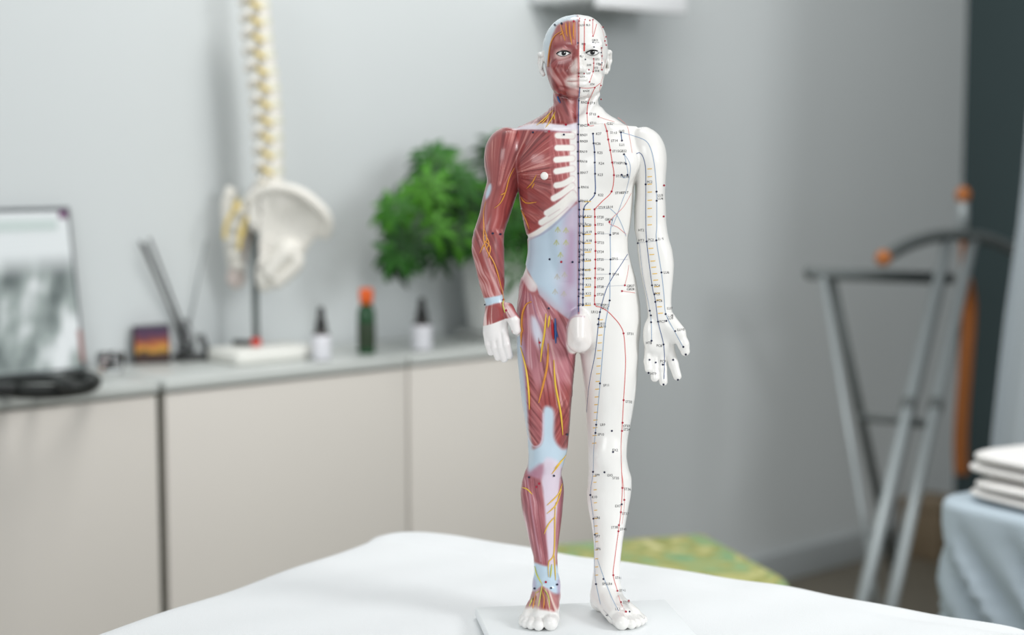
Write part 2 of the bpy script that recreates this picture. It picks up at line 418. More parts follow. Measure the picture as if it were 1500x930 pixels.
# ---- neck and head
zstack([(112, 816, 876, 18, 40), (125, 812, 876, 19, 41), (140, 810, 875.5, 20, 42), (150, 810.5, 876.5, 22, 43), (160, 807, 881, 22, 45), (170, 801, 889, 22, 46)], k=0.003, n=2.1)
zstack([(22.5, 838, 851, 7, 12), (24.5, 827, 863, 20, 28), (30, 815.5, 873, 31, 42), (38.6, 806.5, 881.5, 40, 51), (47, 801, 886, 45, 57), (55, 797.8, 888.3, 48, 60),
        (65, 795.3, 889.8, 49, 61), (75, 794.8, 890.3, 48, 60), (85, 796, 889.7, 47.5, 57), (97, 798.5, 887.5, 47, 52), (111, 801.5, 885.5, 45, 42),
        (120, 804.3, 883, 43, 32), (130, 808.5, 879.3, 40, 18), (137, 815.5, 874, 36, 4), (141, 826, 866, 30, -8), (143, 836, 857, 24, -15)], k=0.003, n=2.15)
for s_ in (-1, 1):
    c_ = 846.5
    ell(Mp(c_ + s_ * 21.5, 78, 51), (13, 5.5, 7.5), 0.003, op='s')      # eye sockets
    ell(Mp(c_ + s_ * 21.3, 78, 38.5), (12.5, 9.5, 9), 0.0012)            # eyeballs under the lids
    cone(Mp(c_ + s_ * 9, 66, 44.5), 4, Mp(c_ + s_ * 31, 65, 36), 3.5, 0.006)   # brows
    cone(Mp(c_ + s_ * 12, 72, 46.5), 1.6, Mp(c_ + s_ * 22, 70.8, 47), 1.8, 0.0012); cone(Mp(c_ + s_ * 22, 70.8, 47), 1.8, Mp(c_ + s_ * 33, 76, 41), 1.5, 0.0012)
    cone(Mp(c_ + s_ * 13, 82, 46), 1.2, Mp(c_ + s_ * 31, 83.5, 42), 1.2, 0.0015)
    ell(Mp(c_ + s_ * 26, 95, 34), (13, 9, 10), 0.006)                    # cheek bones
    ell(Mp(c_ + s_ * 7.8, 101.3, 52), (5.6, 6, 5), 0.0018)               # wings of the nose
    ell(Mp(c_ + s_ * 22, 120, 26), (13, 11, 14), 0.006)
    ell(Mp(c_ + s_ * 3.8, 106, 57), (2.0, 3.5, 1.6), 0.0008, op='s')     # nostrils
    # ears
    eu = 790.8 if s_ < 0 else 893.2
    dv = 0 if s_ < 0 else -3
    cone(Mp(eu + s_ * -5, 80 + dv, -8), 4.0, Mp(eu + s_ * -1.0, 80 + dv, -14), 4.2, 0.0012)
    chain([Mp(eu - s_ * 2.5, 81 + dv, -2), Mp(eu + s_ * 0.2, 80 + dv, -12), Mp(eu + s_ * 0.5, 92 + dv, -18), Mp(eu - s_ * 2.5, 103 + dv, -8), Mp(eu - s_ * 5, 109 + dv, 0)], [2.4, 2.9, 3.0, 3.0, 3.0], 0.001)
    ell(Mp(eu - s_ * 2.5, 95 + dv, -8), (2.5, 9, 13), 0.001, rot=s_ * 0.12)
chain([Mp(846.5, 69, 46), Mp(846.5, 82, 50), Mp(846.5, 98, 57)], [4.6, 4.6, 6.2], 0.003)
ell(Mp(846.5, 99.5, 58.5), (7.2, 6.5, 6.2), 0.002)
ell(Mp(846.5, 119, 40), (20, 12, 15), 0.005)
ell(Mp(846.5, 116, 50), (13.5, 5, 3.6), 0.0012); ell(Mp(846.5, 123.3, 49), (12, 5.2, 4.2), 0.0012)
cone(Mp(833, 119.6, 53), 1.1, Mp(846.5, 119.2, 58), 1.1, 0.0010, op='s'); cone(Mp(860, 119.6, 53), 1.1, Mp(846.5, 119.2, 58), 1.1, 0.0010, op='s')
ell(Mp(846.5, 135.5, 38), (14, 9, 7.5), 0.004)
# ---- groin
ell(Mp(848.5, 482, 50), (16.5, 14, 29), 0.004); ell(Mp(848.5, 499, 48), (18, 16, 17), 0.004)
chain([Mp(848.5, 466, 58), Mp(848.5, 494, 64)], [7.5, 8.5], 0.005)
# flat soles
FLD[:max(0, int((0.0 - gz[0]) / VOX))] = 0.01

# ---- extract the surface (surface nets)
def surface_nets(F):
    ins = F < 0
    nz, ny, nx = F.shape
    cnt = np.zeros((nz - 1, ny - 1, nx - 1), np.uint8)
    for a in (0, 1):
        for b in (0, 1):
            for c in (0, 1):
                cnt += ins[a:nz - 1 + a, b:ny - 1 + b, c:nx - 1 + c]
    act = (cnt > 0) & (cnt < 8)
    I, J, K = np.nonzero(act)
    idx = np.full(act.shape, -1, np.int32); idx[I, J, K] = np.arange(len(I), dtype=np.int32)
    corn = [(a, b, c) for a in (0, 1) for b in (0, 1) for c in (0, 1)]
    val = np.stack([F[I + a, J + b, K + c] for a, b, c in corn], 1)
    acc = np.zeros((len(I), 3), np.float64); num = np.zeros(len(I))
    for i in range(8):
        for j in range(i + 1, 8):
            d = [corn[j][q] - corn[i][q] for q in range(3)]
            if sum(map(abs, d)) != 1: continue
            va, vb = val[:, i], val[:, j]
            cr_ = (va < 0) != (vb < 0)
            t = np.where(cr_, va / np.where(va == vb, 1, va - vb), 0)
            P = np.array(corn[i])[None, :] + t[:, None] * np.array(d)[None, :]
            acc += np.where(cr_[:, None], P, 0); num += cr_
    acc /= num[:, None]
    V = np.stack([gx[0] + (K + acc[:, 2]) * VOX, gy[0] + (J + acc[:, 1]) * VOX, gz[0] + (I + acc[:, 0]) * VOX], 1)
    Q = []
    # edges along x: cells around share (i, j)
    for ax in range(3):
        sl0 = [slice(1, -1)] * 3; sl1 = [slice(1, -1)] * 3
        sl0[ax] = slice(0, -1); sl1[ax] = slice(1, None)
        a_ = ins[tuple(sl0)]; b_ = ins[tuple(sl1)]
        E = np.argwhere(a_ != b_)
        flip = a_[tuple(E.T)]
        E = E + np.array([0 if q == ax else 1 for q in range(3)])
        o1, o2 = [q for q in range(3) if q != ax]
        def cell(d1, d2):
            C = E.copy(); C[:, o1] -= d1; C[:, o2] -= d2
            return idx[C[:, 0], C[:, 1], C[:, 2]]
        q = np.stack([cell(1, 1), cell(0, 1), cell(0, 0), cell(1, 0)], 1)
        fl = flip if ax != 1 else ~flip
        q = np.where(fl[:, None], q[:, ::-1], q)
        Q.append(q)
    Q = np.concatenate(Q)
    Q = Q[(Q >= 0).all(1)]
    return V, Q[:, ::-1]
FV, FQ = surface_nets(FLD)
# front height map of the figure (local y of the first surface hit from the front), for everything printed on it
_ins = FLD < 0
_hit = _ins.any(1); _j = _ins.argmax(1)
_jj = np.clip(_j - 1, 0, None)
_zi, _xi = np.indices(_j.shape)
_fa = FLD[_zi, _jj, _xi]; _fb = FLD[_zi, _j, _xi]
HM = np.where(_hit, gy[_jj] + VOX * _fa / np.where(_fa == _fb, 1, _fa - _fb), np.nan)
del _ins, FLD
def Hs(x, z):
    """surface height at local x, z (arrays)"""
    x = np.asarray(x, float); z = np.asarray(z, float)
    fx = np.clip((x - gx[0]) / VOX, 0, len(gx) - 2.001); fz = np.clip((z - gz[0]) / VOX, 0, len(gz) - 2.001)
    i = fx.astype(int); j = fz.astype(int); a = fx - i; b = fz - j
    c = np.stack([HM[j, i], HM[j, i + 1], HM[j + 1, i], HM[j + 1, i + 1]]); w = np.stack([(1 - a) * (1 - b), a * (1 - b), (1 - a) * b, a * b])
    ok = ~np.isnan(c); w = w * ok
    sw = w.sum(0)
    return np.where(sw > 1e-6, (np.where(ok, c, 0) * w).sum(0) / np.maximum(sw, 1e-6), np.nan)
# light smoothing of the mesh
def smooth_mesh(V, Q, it=2):
    n = len(V)
    e = np.concatenate([Q[:, [0, 1]], Q[:, [1, 2]], Q[:, [2, 3]], Q[:, [3, 0]]])
    deg = np.bincount(e[:, 0], minlength=n) + np.bincount(e[:, 1], minlength=n)
    for lam in [0.5, -0.52] * it:
        acc = np.stack([np.bincount(e[:, 0], V[e[:, 1], c], n) + np.bincount(e[:, 1], V[e[:, 0], c], n) for c in range(3)], 1)
        V = V + lam * (acc / np.maximum(deg, 1)[:, None] - V)
    return V
FV = smooth_mesh(FV, FQ, 3)
print('figure', len(FV), len(FQ))
# ---- paint of the figure: colour and fine relief, laid out on its own front view (local x, z)
HMf = HM.copy()
_ok = ~np.isnan(HMf)
_ci = np.where(_ok, np.arange(HMf.shape[1])[None, :], -1); _l = np.maximum.accumulate(_ci, 1)
_ci2 = np.where(_ok, np.arange(HMf.shape[1])[None, :], 10 ** 6); _r = np.minimum.accumulate(_ci2[:, ::-1], 1)[:, ::-1]
_c = np.arange(HMf.shape[1])[None, :]
_pick = np.where((_c - _l <= _r - _c) & (_l >= 0), _l, np.where(_r < 10 ** 6, _r, 0))
HMf = np.where(np.isnan(HMf), np.take_along_axis(HM, _pick, 1), HMf); HMf = np.where(np.isnan(HMf), -0.01, HMf)
def Hf(x, z):
    x = np.asarray(x, float); z = np.asarray(z, float)
    fx = np.clip((x - gx[0]) / VOX, 0, len(gx) - 2.001); fz = np.clip((z - gz[0]) / VOX, 0, len(gz) - 2.001)
    i = fx.astype(int); j = fz.astype(int); a = fx - i; b = fz - j
    return HMf[j, i] * (1 - a) * (1 - b) + HMf[j, i + 1] * a * (1 - b) + HMf[j + 1, i] * (1 - a) * b + HMf[j + 1, i + 1] * a * b
def Mv(uv, d):
    """vectorised Mp: arrays of pixels and depths"""
    u, v = uv[:, 0], uv[:, 1]
    a = (u - 750) / FPX; b = (465 - v) / FPX
    ry = CT + b * ST; rz = -ST + b * CT; Y = Y0 - d * S0
    return np.stack([a / ry * Y - FX0, -d * S0, ZC + rz / ry * Y - ZF], 1)
def onfig(uv):
    """points of the figure's front surface"""
    uv = np.asarray(uv, float).reshape(-1, 2); d = np.full(len(uv), 30.0)
    for _ in range(5):
        p = Mv(uv, d); d = -Hf(p[:, 0], p[:, 2]) / S0
    p = Mv(uv, d)
    return p
def flat(x, z):
    q = (z + ZF - ZC) / Y0
    b = (q * CT + ST) / (CT - q * ST)
    v = 465 - b * FPX
    u = 750 + FPX * (x + FX0) / (Y0 * CT + (ZC - z - ZF) * ST)
    return u, v
def fl(uv):
    p = onfig(uv); u, v = flat(p[:, 0], p[:, 2])
    return np.stack([u, v], 1)
RS = 2.0; RU0, RV0, RW, RH = 680.0, 10.0, int(342 * RS), int(925 * RS)
PC = np.zeros((RH, RW, 3), np.float32); PC[:] = (238, 236, 232)
PD = np.zeros((RH, RW), np.float32)
def crn(P, n=6, closed=False):
    P = np.asarray(P, float)
    return np.array([(p.x, p.y) for p in cr([(a, b, 0) for a, b in P], n, closed)])
def _win(P, pad):
    lo = P.min(0) - pad; hi = P.max(0) + pad
    i0 = max(0, int((lo[0] - RU0) * RS)); i1 = min(RW, int((hi[0] - RU0) * RS) + 2)
    j0 = max(0, int((lo[1] - RV0) * RS)); j1 = min(RH, int((hi[1] - RV0) * RS) + 2)
    U, V = np.meshgrid(RU0 + np.arange(i0, i1) / RS, RV0 + np.arange(j0, j1) / RS)
    return (slice(j0, j1), slice(i0, i1)), U.astype(np.float32), V.astype(np.float32)
def segdist(U, V, P, closed):
    d = np.full(U.shape, 1e9, np.float32); ins = np.zeros(U.shape, bool)
    Q = np.vstack([P, P[:1]]) if closed else P
    for (x0, y0), (x1, y1) in zip(Q[:-1], Q[1:]):
        dx, dy = x1 - x0, y1 - y0; L = dx * dx + dy * dy + 1e-9
        t = np.clip(((U - x0) * dx + (V - y0) * dy) / L, 0, 1)
        d = np.minimum(d, (U - x0 - t * dx) ** 2 + (V - y0 - t * dy) ** 2)
        if closed and y0 != y1:
            c = ((y0 > V) != (y1 > V)) & (U < (x1 - x0) * (V - y0) / (y1 - y0) + x0)
            ins ^= c
    return np.sqrt(d), ins
def mask_poly(pts, feather=1.0, smooth=True):
    P = fl(pts)
    if smooth: P = crn(P, 5, True)
    sl, U, V = _win(P, feather * 1.2 + 1)
    d, ins = segdist(U, V, P, True)
    m = np.clip(0.5 + np.where(ins, d, -d) / max(feather, 0.5) / 2.0, 0, 1)
    return sl, U, V, m * m * (3 - 2 * m), np.where(ins, d, 0)
def poly(pts, col, feather=1.0, alpha=1.0, smooth=True, h=0.0, hf=4.0):
    """painted patch; h raises it (px) with a rounded shoulder of width hf"""
    sl, U, V, m, din = mask_poly(pts, feather, smooth)
    if col is not None:
        PC[sl] += (np.array(col, np.float32) - PC[sl]) * (m * alpha)[..., None]
    if h:
        t = np.clip(din / hf, 0, 1); PD[sl] += h * np.sqrt(1 - (1 - t) ** 2)
def stroke(pts, w, col, feather=1.0, alpha=1.0, h=0.0, taper=False):
    P = crn(fl(pts), 5)
    sl, U, V = _win(P, w + feather + 1)
    d, _ = segdist(U, V, P, False)
    m = np.clip((w / 2 + feather / 2 - d) / max(feather, 0.3), 0, 1)
    if col is not None: PC[sl] += (np.array(col, np.float32) - PC[sl]) * (m * alpha)[..., None]
    if h: PD[sl] += h * np.sqrt(np.clip(1 - (d / (w / 2 + 0.5)) ** 2, 0, 1))
def n1(x, seed):
    """1-D value noise"""
    r = np.random.default_rng(seed).random(4096).astype(np.float32)
    i = np.floor(x).astype(int); t = x - i; t = t * t * (3 - 2 * t)
    return r[i % 4096] * (1 - t) + r[(i + 1) % 4096] * t
def fib(pts, mode, freq, seed=1, dark=(108, 40, 42), light=(198, 128, 122), a=0.55, h=0.35, feather=3.0, bend=0.0, wob=0.6):
    """muscle fibres inside a patch, pale streaks partly painted-in highlights; mode = ('fan', u, v) or ('dir', degrees)"""
    sl, U, V, m, din = mask_poly(pts, feather)
    if mode[0] == 'fan':
        c = fl([(mode[1], mode[2])])[0]
        du, dv = U - c[0], V - c[1]
        s = np.arctan2(dv, du); rad = np.sqrt(du * du + dv * dv)
        coord = s * freq * 57.3 + bend * rad; along = rad
    else:
        an = radians(mode[1]); along = U * cos(an) + V * sin(an); coord = (-U * sin(an) + V * cos(an)) * freq + bend * along ** 2 * 0.01
    coord = coord + wob * n1(along * 0.06, seed + 9) + 500
    f = 0.62 * n1(coord, seed) + 0.38 * n1(coord * 2.3 + 7, seed + 3)
    f = f + 0.25 * (n1(along * 0.05 + coord * 0.4, seed + 5) - 0.5)
    lo = np.clip((0.47 - f) * 3.4, 0, 1) * min(1, a * 1.15) * m; hi = np.clip((f - 0.56) * 3.8, 0, 1) * min(1, a * 1.2) * m  # contrast raised: pale fibres also paint in the bright gloss streaks
    PC[sl] += (np.array(dark, np.float32) - PC[sl]) * lo[..., None]
    PC[sl] += (np.array(light, np.float32) - PC[sl]) * hi[..., None]
    PD[sl] += (f - 0.5) * 3.4 * h * m
RED = (158, 74, 72); DRED = (122, 54, 56); PINK = (208, 160, 162); WHT = (238, 236, 233); BLU = (190, 208, 222); LIL = (176, 146, 170); PAL = (214, 208, 222); ORG = (206, 132, 52); YEL = (226, 178, 56)
# muscle half
def rect(u0, v0, u1, v1): return [(u0, v0), (u1, v0), (u1, v1), (u0, v1)]
_sl = (slice(0, int((517 - RV0) * RS)), slice(0, int((846.5 - RU0) * RS)))
PC[_sl] = RED
PC[int((505 - RV0) * RS):, :int((847 - RU0) * RS)] = RED
# --- head
poly([(780, 10), (846, 10), (846, 31), (828, 32), (816, 38), (809, 54), (805, 74), (802, 90), (799, 118), (780, 118)], (206, 219, 227), 3, smooth=False)
poly([(780, 74), (797.5, 74), (798.5, 100), (801.5, 113), (780, 118)], WHT, 1.5, smooth=False)
poly([(843, 33), (826, 34), (817, 40), (812, 56), (815, 64), (830, 62), (840, 66), (843, 60)], (196, 128, 120), 4, 0.8)
fib([(845, 32), (824, 33), (815, 42), (812, 60), (830, 60), (845, 64)], ('dir', 88), 0.45, 3, light=(226, 180, 160), dark=(150, 70, 66), a=0.5, h=0.25)
poly([(811, 66), (824, 60), (838, 64), (843, 72), (840, 90), (830, 96), (815, 96), (807, 86)], (152, 74, 76), 5, 0.8)
poly([(812, 80), (816, 73), (826, 70), (836, 74), (838, 80), (832, 86), (822, 88), (814, 86)], (226, 190, 184), 4, 0.9)
fib([(808, 84), (820, 90), (838, 92), (842, 98), (834, 104), (815, 104), (806, 96)], ('fan', 826, 78), 0.25, 5, a=0.5, h=0.2)
fib([(804, 100), (834, 104), (828, 130), (812, 134), (805, 118)], ('dir', 60), 0.30, 6, a=0.65, h=0.3, light=(220, 170, 166))
fib([(812, 128), (846, 126), (846, 143), (826, 143)], ('dir', 20), 0.3, 8, a=0.5, h=0.2, light=(226, 186, 180))
poly([(846, 86), (840, 88), (835, 97), (835, 106), (840, 108.5), (846, 108)], (232, 214, 208), 3.5, 0.95)
poly([(846, 109), (838, 110), (830, 114), (828, 120), (832, 127), (840, 130), (846, 130)], (236, 222, 216), 4, 0.95)
stroke([(831, 118.8), (838, 119.3), (846, 118.8)], 1.2, (178, 120, 116), 1.2)
poly([(833, 131), (846, 131.5), (846, 142), (834, 141)], (214, 166, 160), 4, 0.8)
# --- neck
fib([(808, 132), (830, 140), (846, 144), (846, 182), (800, 182), (770, 184), (806, 160)], ('dir', 68), 0.28, 11, a=0.6, h=0.4, light=(212, 160, 160))
poly([(812, 134), (818, 134), (838, 178), (833, 181), (822, 160)], (186, 104, 104), 3, 0.8, h=0.8)
poly([(818, 138), (826, 143), (834, 168), (830, 166), (823, 152)], (104, 44, 48), 3, 0.8)
poly([(832, 150), (838, 146), (840, 174), (836, 176)], (216, 168, 166), 3, 0.7)
fib([(808, 152), (818, 164), (822, 182), (765, 188), (790, 172)], ('fan', 812, 138), 0.35, 12, a=0.7, h=0.4, light=(226, 190, 184))
# --- shoulder and chest
fib([(752, 190), (779, 192), (772, 214), (762, 238), (748, 262), (728, 272), (712, 262), (709, 240), (714, 216), (730, 197)], ('fan', 722, 312), 0.75, 21, a=0.7, h=0.55, light=(208, 144, 136))
poly([(736, 212), (748, 208), (756, 222), (744, 238), (730, 236)], (134, 60, 62), 8, 0.55)
poly([(715, 236), (728, 240), (736, 256), (724, 268), (714, 262)], (158, 80, 80), 7, 0.6)
fib([(777, 193), (812, 193), (811.5, 270), (800, 276), (780, 272), (762, 262), (757, 248), (765, 226)], ('fan', 742, 256), 0.62, 22, a=0.7, h=0.5, light=(210, 148, 140))
stroke([(778, 194), (768, 218), (758, 242), (756, 262)], 2.4, (128, 58, 60), 3, 0.8, h=-1.0)
stroke([(757, 262), (778, 273), (800, 277), (811, 272)], 2.4, (134, 64, 66), 4, 0.6, h=-0.7)
fib([(759, 266), (786, 276), (808, 276), (806, 294), (794, 316), (778, 336), (769, 336), (764, 318)], ('dir', 35), 0.30, 23, a=0.6, h=0.45)
for q_ in range(4):
    stroke([(760 + q_, 276 + q_ * 15), (778 + q_ * 2, 288 + q_ * 13), (796 - q_ * 4, 298 + q_ * 9)], 1.6, (126, 60, 62), 2.5, 0.6, h=-0.5)
poly([(806, 194), (836, 194), (838, 290), (812, 300), (808, 280)], (178, 96, 98), 2.0, 0.7)
fib([(811, 196), (836, 196), (836, 285), (810, 290)], ('dir', 80), 0.5, 25, a=0.6, h=0.2, light=(216, 164, 160))
# --- collar bone band
poly([(846, 180), (832, 182), (818, 182), (800, 180), (775, 182), (756, 187), (752, 190), (778, 190), (806, 191), (828, 193), (846, 191)], (232, 226, 234), 2.0, 1.0, h=0.8)
stroke([(778, 191), (808, 192), (836, 194)], 1.6, (150, 96, 120), 1.5, 0.7)
# --- breast bone and ribs
poly([(846.5, 190), (838, 190), (834.5, 198), (834, 250), (835, 272), (837, 292), (846.5, 296)], (240, 236, 232), 2, 1.0, h=0.9, smooth=False)
RIBS = ([(817, 198.5), (838, 199)], [(816.5, 216.5), (838, 216.5)], [(815, 234), (838, 232)], [(815, 251), (838, 247)], [(815, 271.5), (826, 269), (838, 262)],
             [(811, 290.5), (824, 283), (838, 272)], [(801, 312), (818, 301), (839, 283)], [(793, 326), (812, 313), (830, 298), (841, 286)], [(775, 347.5), (792, 338), (812, 322), (832, 302), (842, 290)])
for pts_ in RIBS: stroke(pts_, 10.5, (205, 170, 172), 1.5, 0.55)
for pts_ in RIBS: stroke(pts_, 8.2, (242, 238, 232), 1.6, 1.0, h=1.9)
for pts_ in RIBS[5:-1]: stroke([(a_ + 2, b_ + 5.2) for a_, b_ in pts_[:-1]], 1.0, (196, 166, 170), 1.5, 0.6, h=-1.0)
# --- belly
poly([(846.5, 298), (838, 304), (824, 316), (808, 330), (790, 344), (774, 352), (772, 372), (768, 388), (776, 402), (786, 420), (790, 432), (804, 446), (822, 460), (834, 469), (846.5, 470)], (188, 207, 222), 1.6, 1.0, smooth=False)
poly([(846.5, 300), (838, 306), (830, 318), (826, 340), (828, 370), (824, 400), (822, 430), (828, 456), (838, 468), (846.5, 470)], (174, 138, 166), 13, 0.85, smooth=False)
poly([(836, 306), (844, 300), (845, 330), (838, 336), (830, 330)], (206, 196, 212), 9, 0.7)
for (a_, b_) in ((822, 345), (820, 410), (836, 430)):
    poly([(a_ - 7, b_ - 8), (a_ + 7, b_ - 10), (a_ + 8, b_ + 9), (a_ - 6, b_ + 10)], (202, 206, 220), 9, 0.5)
stroke([(773, 350), (795, 342), (815, 327), (836, 306)], 2, (150, 140, 170), 3, 0.6, h=-0.5)
for (a_, b_) in ((817, 333), (829, 334), (815, 352), (829, 352), (821, 370), (816, 402), (827, 399), (813, 424), (826, 427)):
    for t_ in (-1, 0, 1):
        stroke([(a_, b_), (a_ + t_ * 3.4, b_ + 7 - abs(t_) * 1.5)], 1.3, (176, 178, 110) if b_ < 380 else (180, 174, 160), 1.2, 0.8, h=0.35)
poly([(769, 388), (774, 400), (782, 411), (787, 420), (784, 427), (776, 426), (768, 415), (763, 404)], (240, 234, 232), 2, 1.0, h=2.2)
# --- thigh
poly([(764, 406), (776, 428), (788, 430), (832, 470), (845, 480), (846, 520), (840, 556), (800, 570), (764, 556), (757, 500), (757, 430)], (186, 122, 132), 16, 0.85)
fib([(762, 410), (776, 430), (790, 436), (812, 458), (800, 520), (775, 540), (759, 500)], ('fan', 772, 400), 0.5, 31, a=0.6, h=0.5, light=(222, 184, 190), dark=(140, 74, 88))
fib([(790, 438), (832, 470), (845, 482), (843, 540), (836, 600), (826, 610), (812, 520)], ('dir', 66), 0.26, 32, a=0.55, h=0.5, light=(222, 180, 180))
poly([(778, 464), (787, 468), (796, 492), (795, 512), (787, 506), (779, 486)], (214, 216, 230), 5, 0.95)
stroke([(776, 430), (786, 462), (797, 492), (800, 520)], 1.8, (150, 100, 128), 2, 0.7, h=-0.8)
stroke([(789, 433), (810, 462), (826, 500), (836, 545), (838, 580)], 1.8, (136, 72, 84), 2.5, 0.7, h=-0.8)
fib([(786, 500), (808, 500), (822, 540), (826, 590), (812, 600), (800, 598), (792, 560)], ('dir', 80), 0.3, 33, a=0.6, h=0.45, light=(218, 174, 172))
poly([(757, 480), (763, 486), (768, 540), (775, 600), (780, 655), (768, 655), (756, 540)], (186, 208, 224), 3, 0.95)
poly([(763, 486), (771, 520), (775, 560), (778, 600), (772, 590), (766, 540)], (176, 140, 166), 4, 0.8)
poly([(771, 538), (778, 548), (788, 580), (795, 606), (795, 638), (790, 648), (782, 651), (776, 640), (773, 600)], (164, 86, 90), 3, 1.0, h=1.3, hf=6)
fib([(771, 538), (778, 548), (788, 580), (795, 606), (795, 638), (790, 648), (782, 651), (776, 640), (773, 600)], ('dir', 52), 0.42, 34, a=0.7, h=0.4)
fib([(812, 600), (818, 588), (832, 584), (836, 600), (834, 640), (828, 656), (818, 650), (810, 636)], ('dir', 118), 0.42, 35, a=0.65, h=0.4)
poly([(796, 600), (806, 596), (812, 606), (812, 640), (822, 656), (833, 658), (832, 672), (824, 686), (806, 676), (790, 684), (774, 694), (773, 660), (784, 656), (794, 644)], (190, 212, 226), 4, 0.97)
stroke([(773, 640), (779, 651), (786, 654), (793, 648), (796, 630), (796, 606)], 2, (216, 206, 222), 2, 0.7, h=0.8)
# --- lower leg
poly([(797, 674), (808, 671), (820, 678), (824, 692), (819, 730), (814, 790), (814, 826), (802, 828), (798, 790), (796, 740), (792, 704)], (216, 206, 220), 4, 0.95)
poly([(771, 694), (780, 688), (792, 680), (796, 690), (790, 704), (776, 706)], (180, 130, 152), 5, 0.9)
poly([(768, 696), (784, 700), (792, 708), (797, 745), (800, 790), (802, 828), (790, 826), (780, 806), (770, 770), (762, 730), (763, 708)], (162, 88, 96), 3, 1.0, h=0.8, hf=7)
fib([(768, 700), (792, 708), (797, 745), (800, 790), (802, 826), (788, 822), (774, 785), (763, 730)], ('dir', 82), 0.34, 41, a=0.7, h=0.45, light=(220, 176, 182), dark=(124, 58, 68))
stroke([(772, 700), (778, 740), (784, 780), (792, 822)], 1.8, (206, 170, 190), 2, 0.6, h=-0.6)
poly([(821, 700), (826, 712), (825, 742), (820, 780), (816, 800), (815, 780), (818, 740)], (166, 96, 112), 3, 0.9)
fib([(821, 700), (826, 712), (825, 742), (820, 780), (816, 800), (815, 780)], ('dir', 95), 0.5, 42, a=0.5, h=0.3)
poly([(782, 824), (800, 829), (814, 827), (818, 832), (822, 856), (820, 868), (806, 868), (794, 860), (784, 868), (778, 862), (779, 846)], (188, 210, 226), 2.5, 1.0)
poly([(778, 846), (784, 850), (785, 860), (780, 866)], (176, 160, 190), 3, 0.6); poly([(817, 850), (823, 852), (822, 868), (817, 870)], (176, 150, 180), 3, 0.7)
# --- foot
poly([(780, 868), (794, 858), (806, 866), (819, 874), (819, 902), (760, 902)], (196, 130, 130), 2.5, 0.9, smooth=False)
fib([(782, 868), (794, 860), (806, 866), (818, 880), (818, 898), (766, 898)], ('fan', 794, 838), 0.22, 51, a=0.85, h=0.5, light=(232, 206, 196), dark=(150, 66, 60))
poly([(750, 894.5), (770, 893.5), (785, 893), (800, 894), (824, 896), (830, 940), (750, 940)], WHT, 2.0, 1.0, smooth=False)
# --- arm
fib([(712, 262), (728, 272), (748, 262), (758, 266), (757, 284), (748, 312), (740, 336), (720, 344), (700, 336), (704, 300)], ('dir', 104), 0.24, 61, a=0.55, h=0.5, light=(206, 140, 138))
stroke([(756, 262), (752, 290), (742, 322), (736, 340)], 2, (124, 56, 58), 4, 0.7, h=-0.6)
stroke([(722, 272), (714, 300), (711, 326), (712, 342)], 2, (132, 62, 64), 4, 0.6, h=-0.8)
poly([(715, 272), (719, 269), (720, 276), (717, 286), (712, 292), (711, 284)], (196, 212, 226), 2.5, 1.0)
poly([(709, 296), (713, 296), (712, 330), (708, 340)], (206, 164, 168), 3, 0.6)
fib([(690, 340), (712, 336), (740, 340), (739, 380), (739, 432), (709, 440), (696, 395)], ('dir', 66), 0.26, 62, a=0.7, h=0.6, light=(222, 172, 170), dark=(116, 48, 50))
poly([(728, 345), (739, 342), (739, 400), (735, 396), (730, 372)], (158, 78, 80), 4, 0.7)
for q_ in range(5):
    stroke([(702 + q_ * 5, 352 + q_ * 9), (711 + q_ * 4, 382 + q_ * 8), (722 + q_ * 3, 412 + q_ * 5), (728 + q_ * 2, 432)], 1.5, (228, 194, 192), 2, 0.6, h=0.6)
poly([(708, 436.5), (722, 434.5), (738, 430.5), (740, 441), (725, 445), (711, 448.5)], (192, 212, 226), 1.6, 1.0, h=0.7, hf=3, smooth=False)
poly([(738, 428), (741, 440), (752, 456), (762, 472), (748, 472), (738, 448)], (228, 206, 208), 2.5, 0.9)
fib([(711, 450), (738, 444), (748, 462), (742, 466), (707, 478)], ('fan', 722, 412), 0.22, 63, a=0.85, h=0.6, light=(236, 208, 204), dark=(150, 70, 72))
poly([(700, 480), (708, 477), (720, 474.5), (732, 470), (741, 466.5), (750, 465), (756, 462), (763, 468), (764.5, 487), (759, 493), (752, 491), (750, 484), (751, 500), (755, 528), (744, 538), (700, 540)], (240, 236, 234), 0.9, 1.0, smooth=False)
# --- groin stays white; the dividing seam
poly([(831, 478), (836, 467), (848, 460), (862, 466), (868, 480), (868, 510), (860, 518), (838, 518), (830, 508)], (238, 232, 228), 2, 1.0)
stroke([(830, 480), (836, 466.5), (846, 463), (856, 464)], 1.6, (196, 166, 176), 1.6, 0.8)
stroke([(846.2, 144), (845.6, 183), (845.8, 236), (846.6, 300), (847, 380), (846.4, 460)], 1.5, (168, 150, 172), 1.2, 0.75, h=0.3)
stroke([(844.6, 22.5), (845, 40), (845.4, 66)], 1.5, (170, 186, 206), 1.2, 0.8)

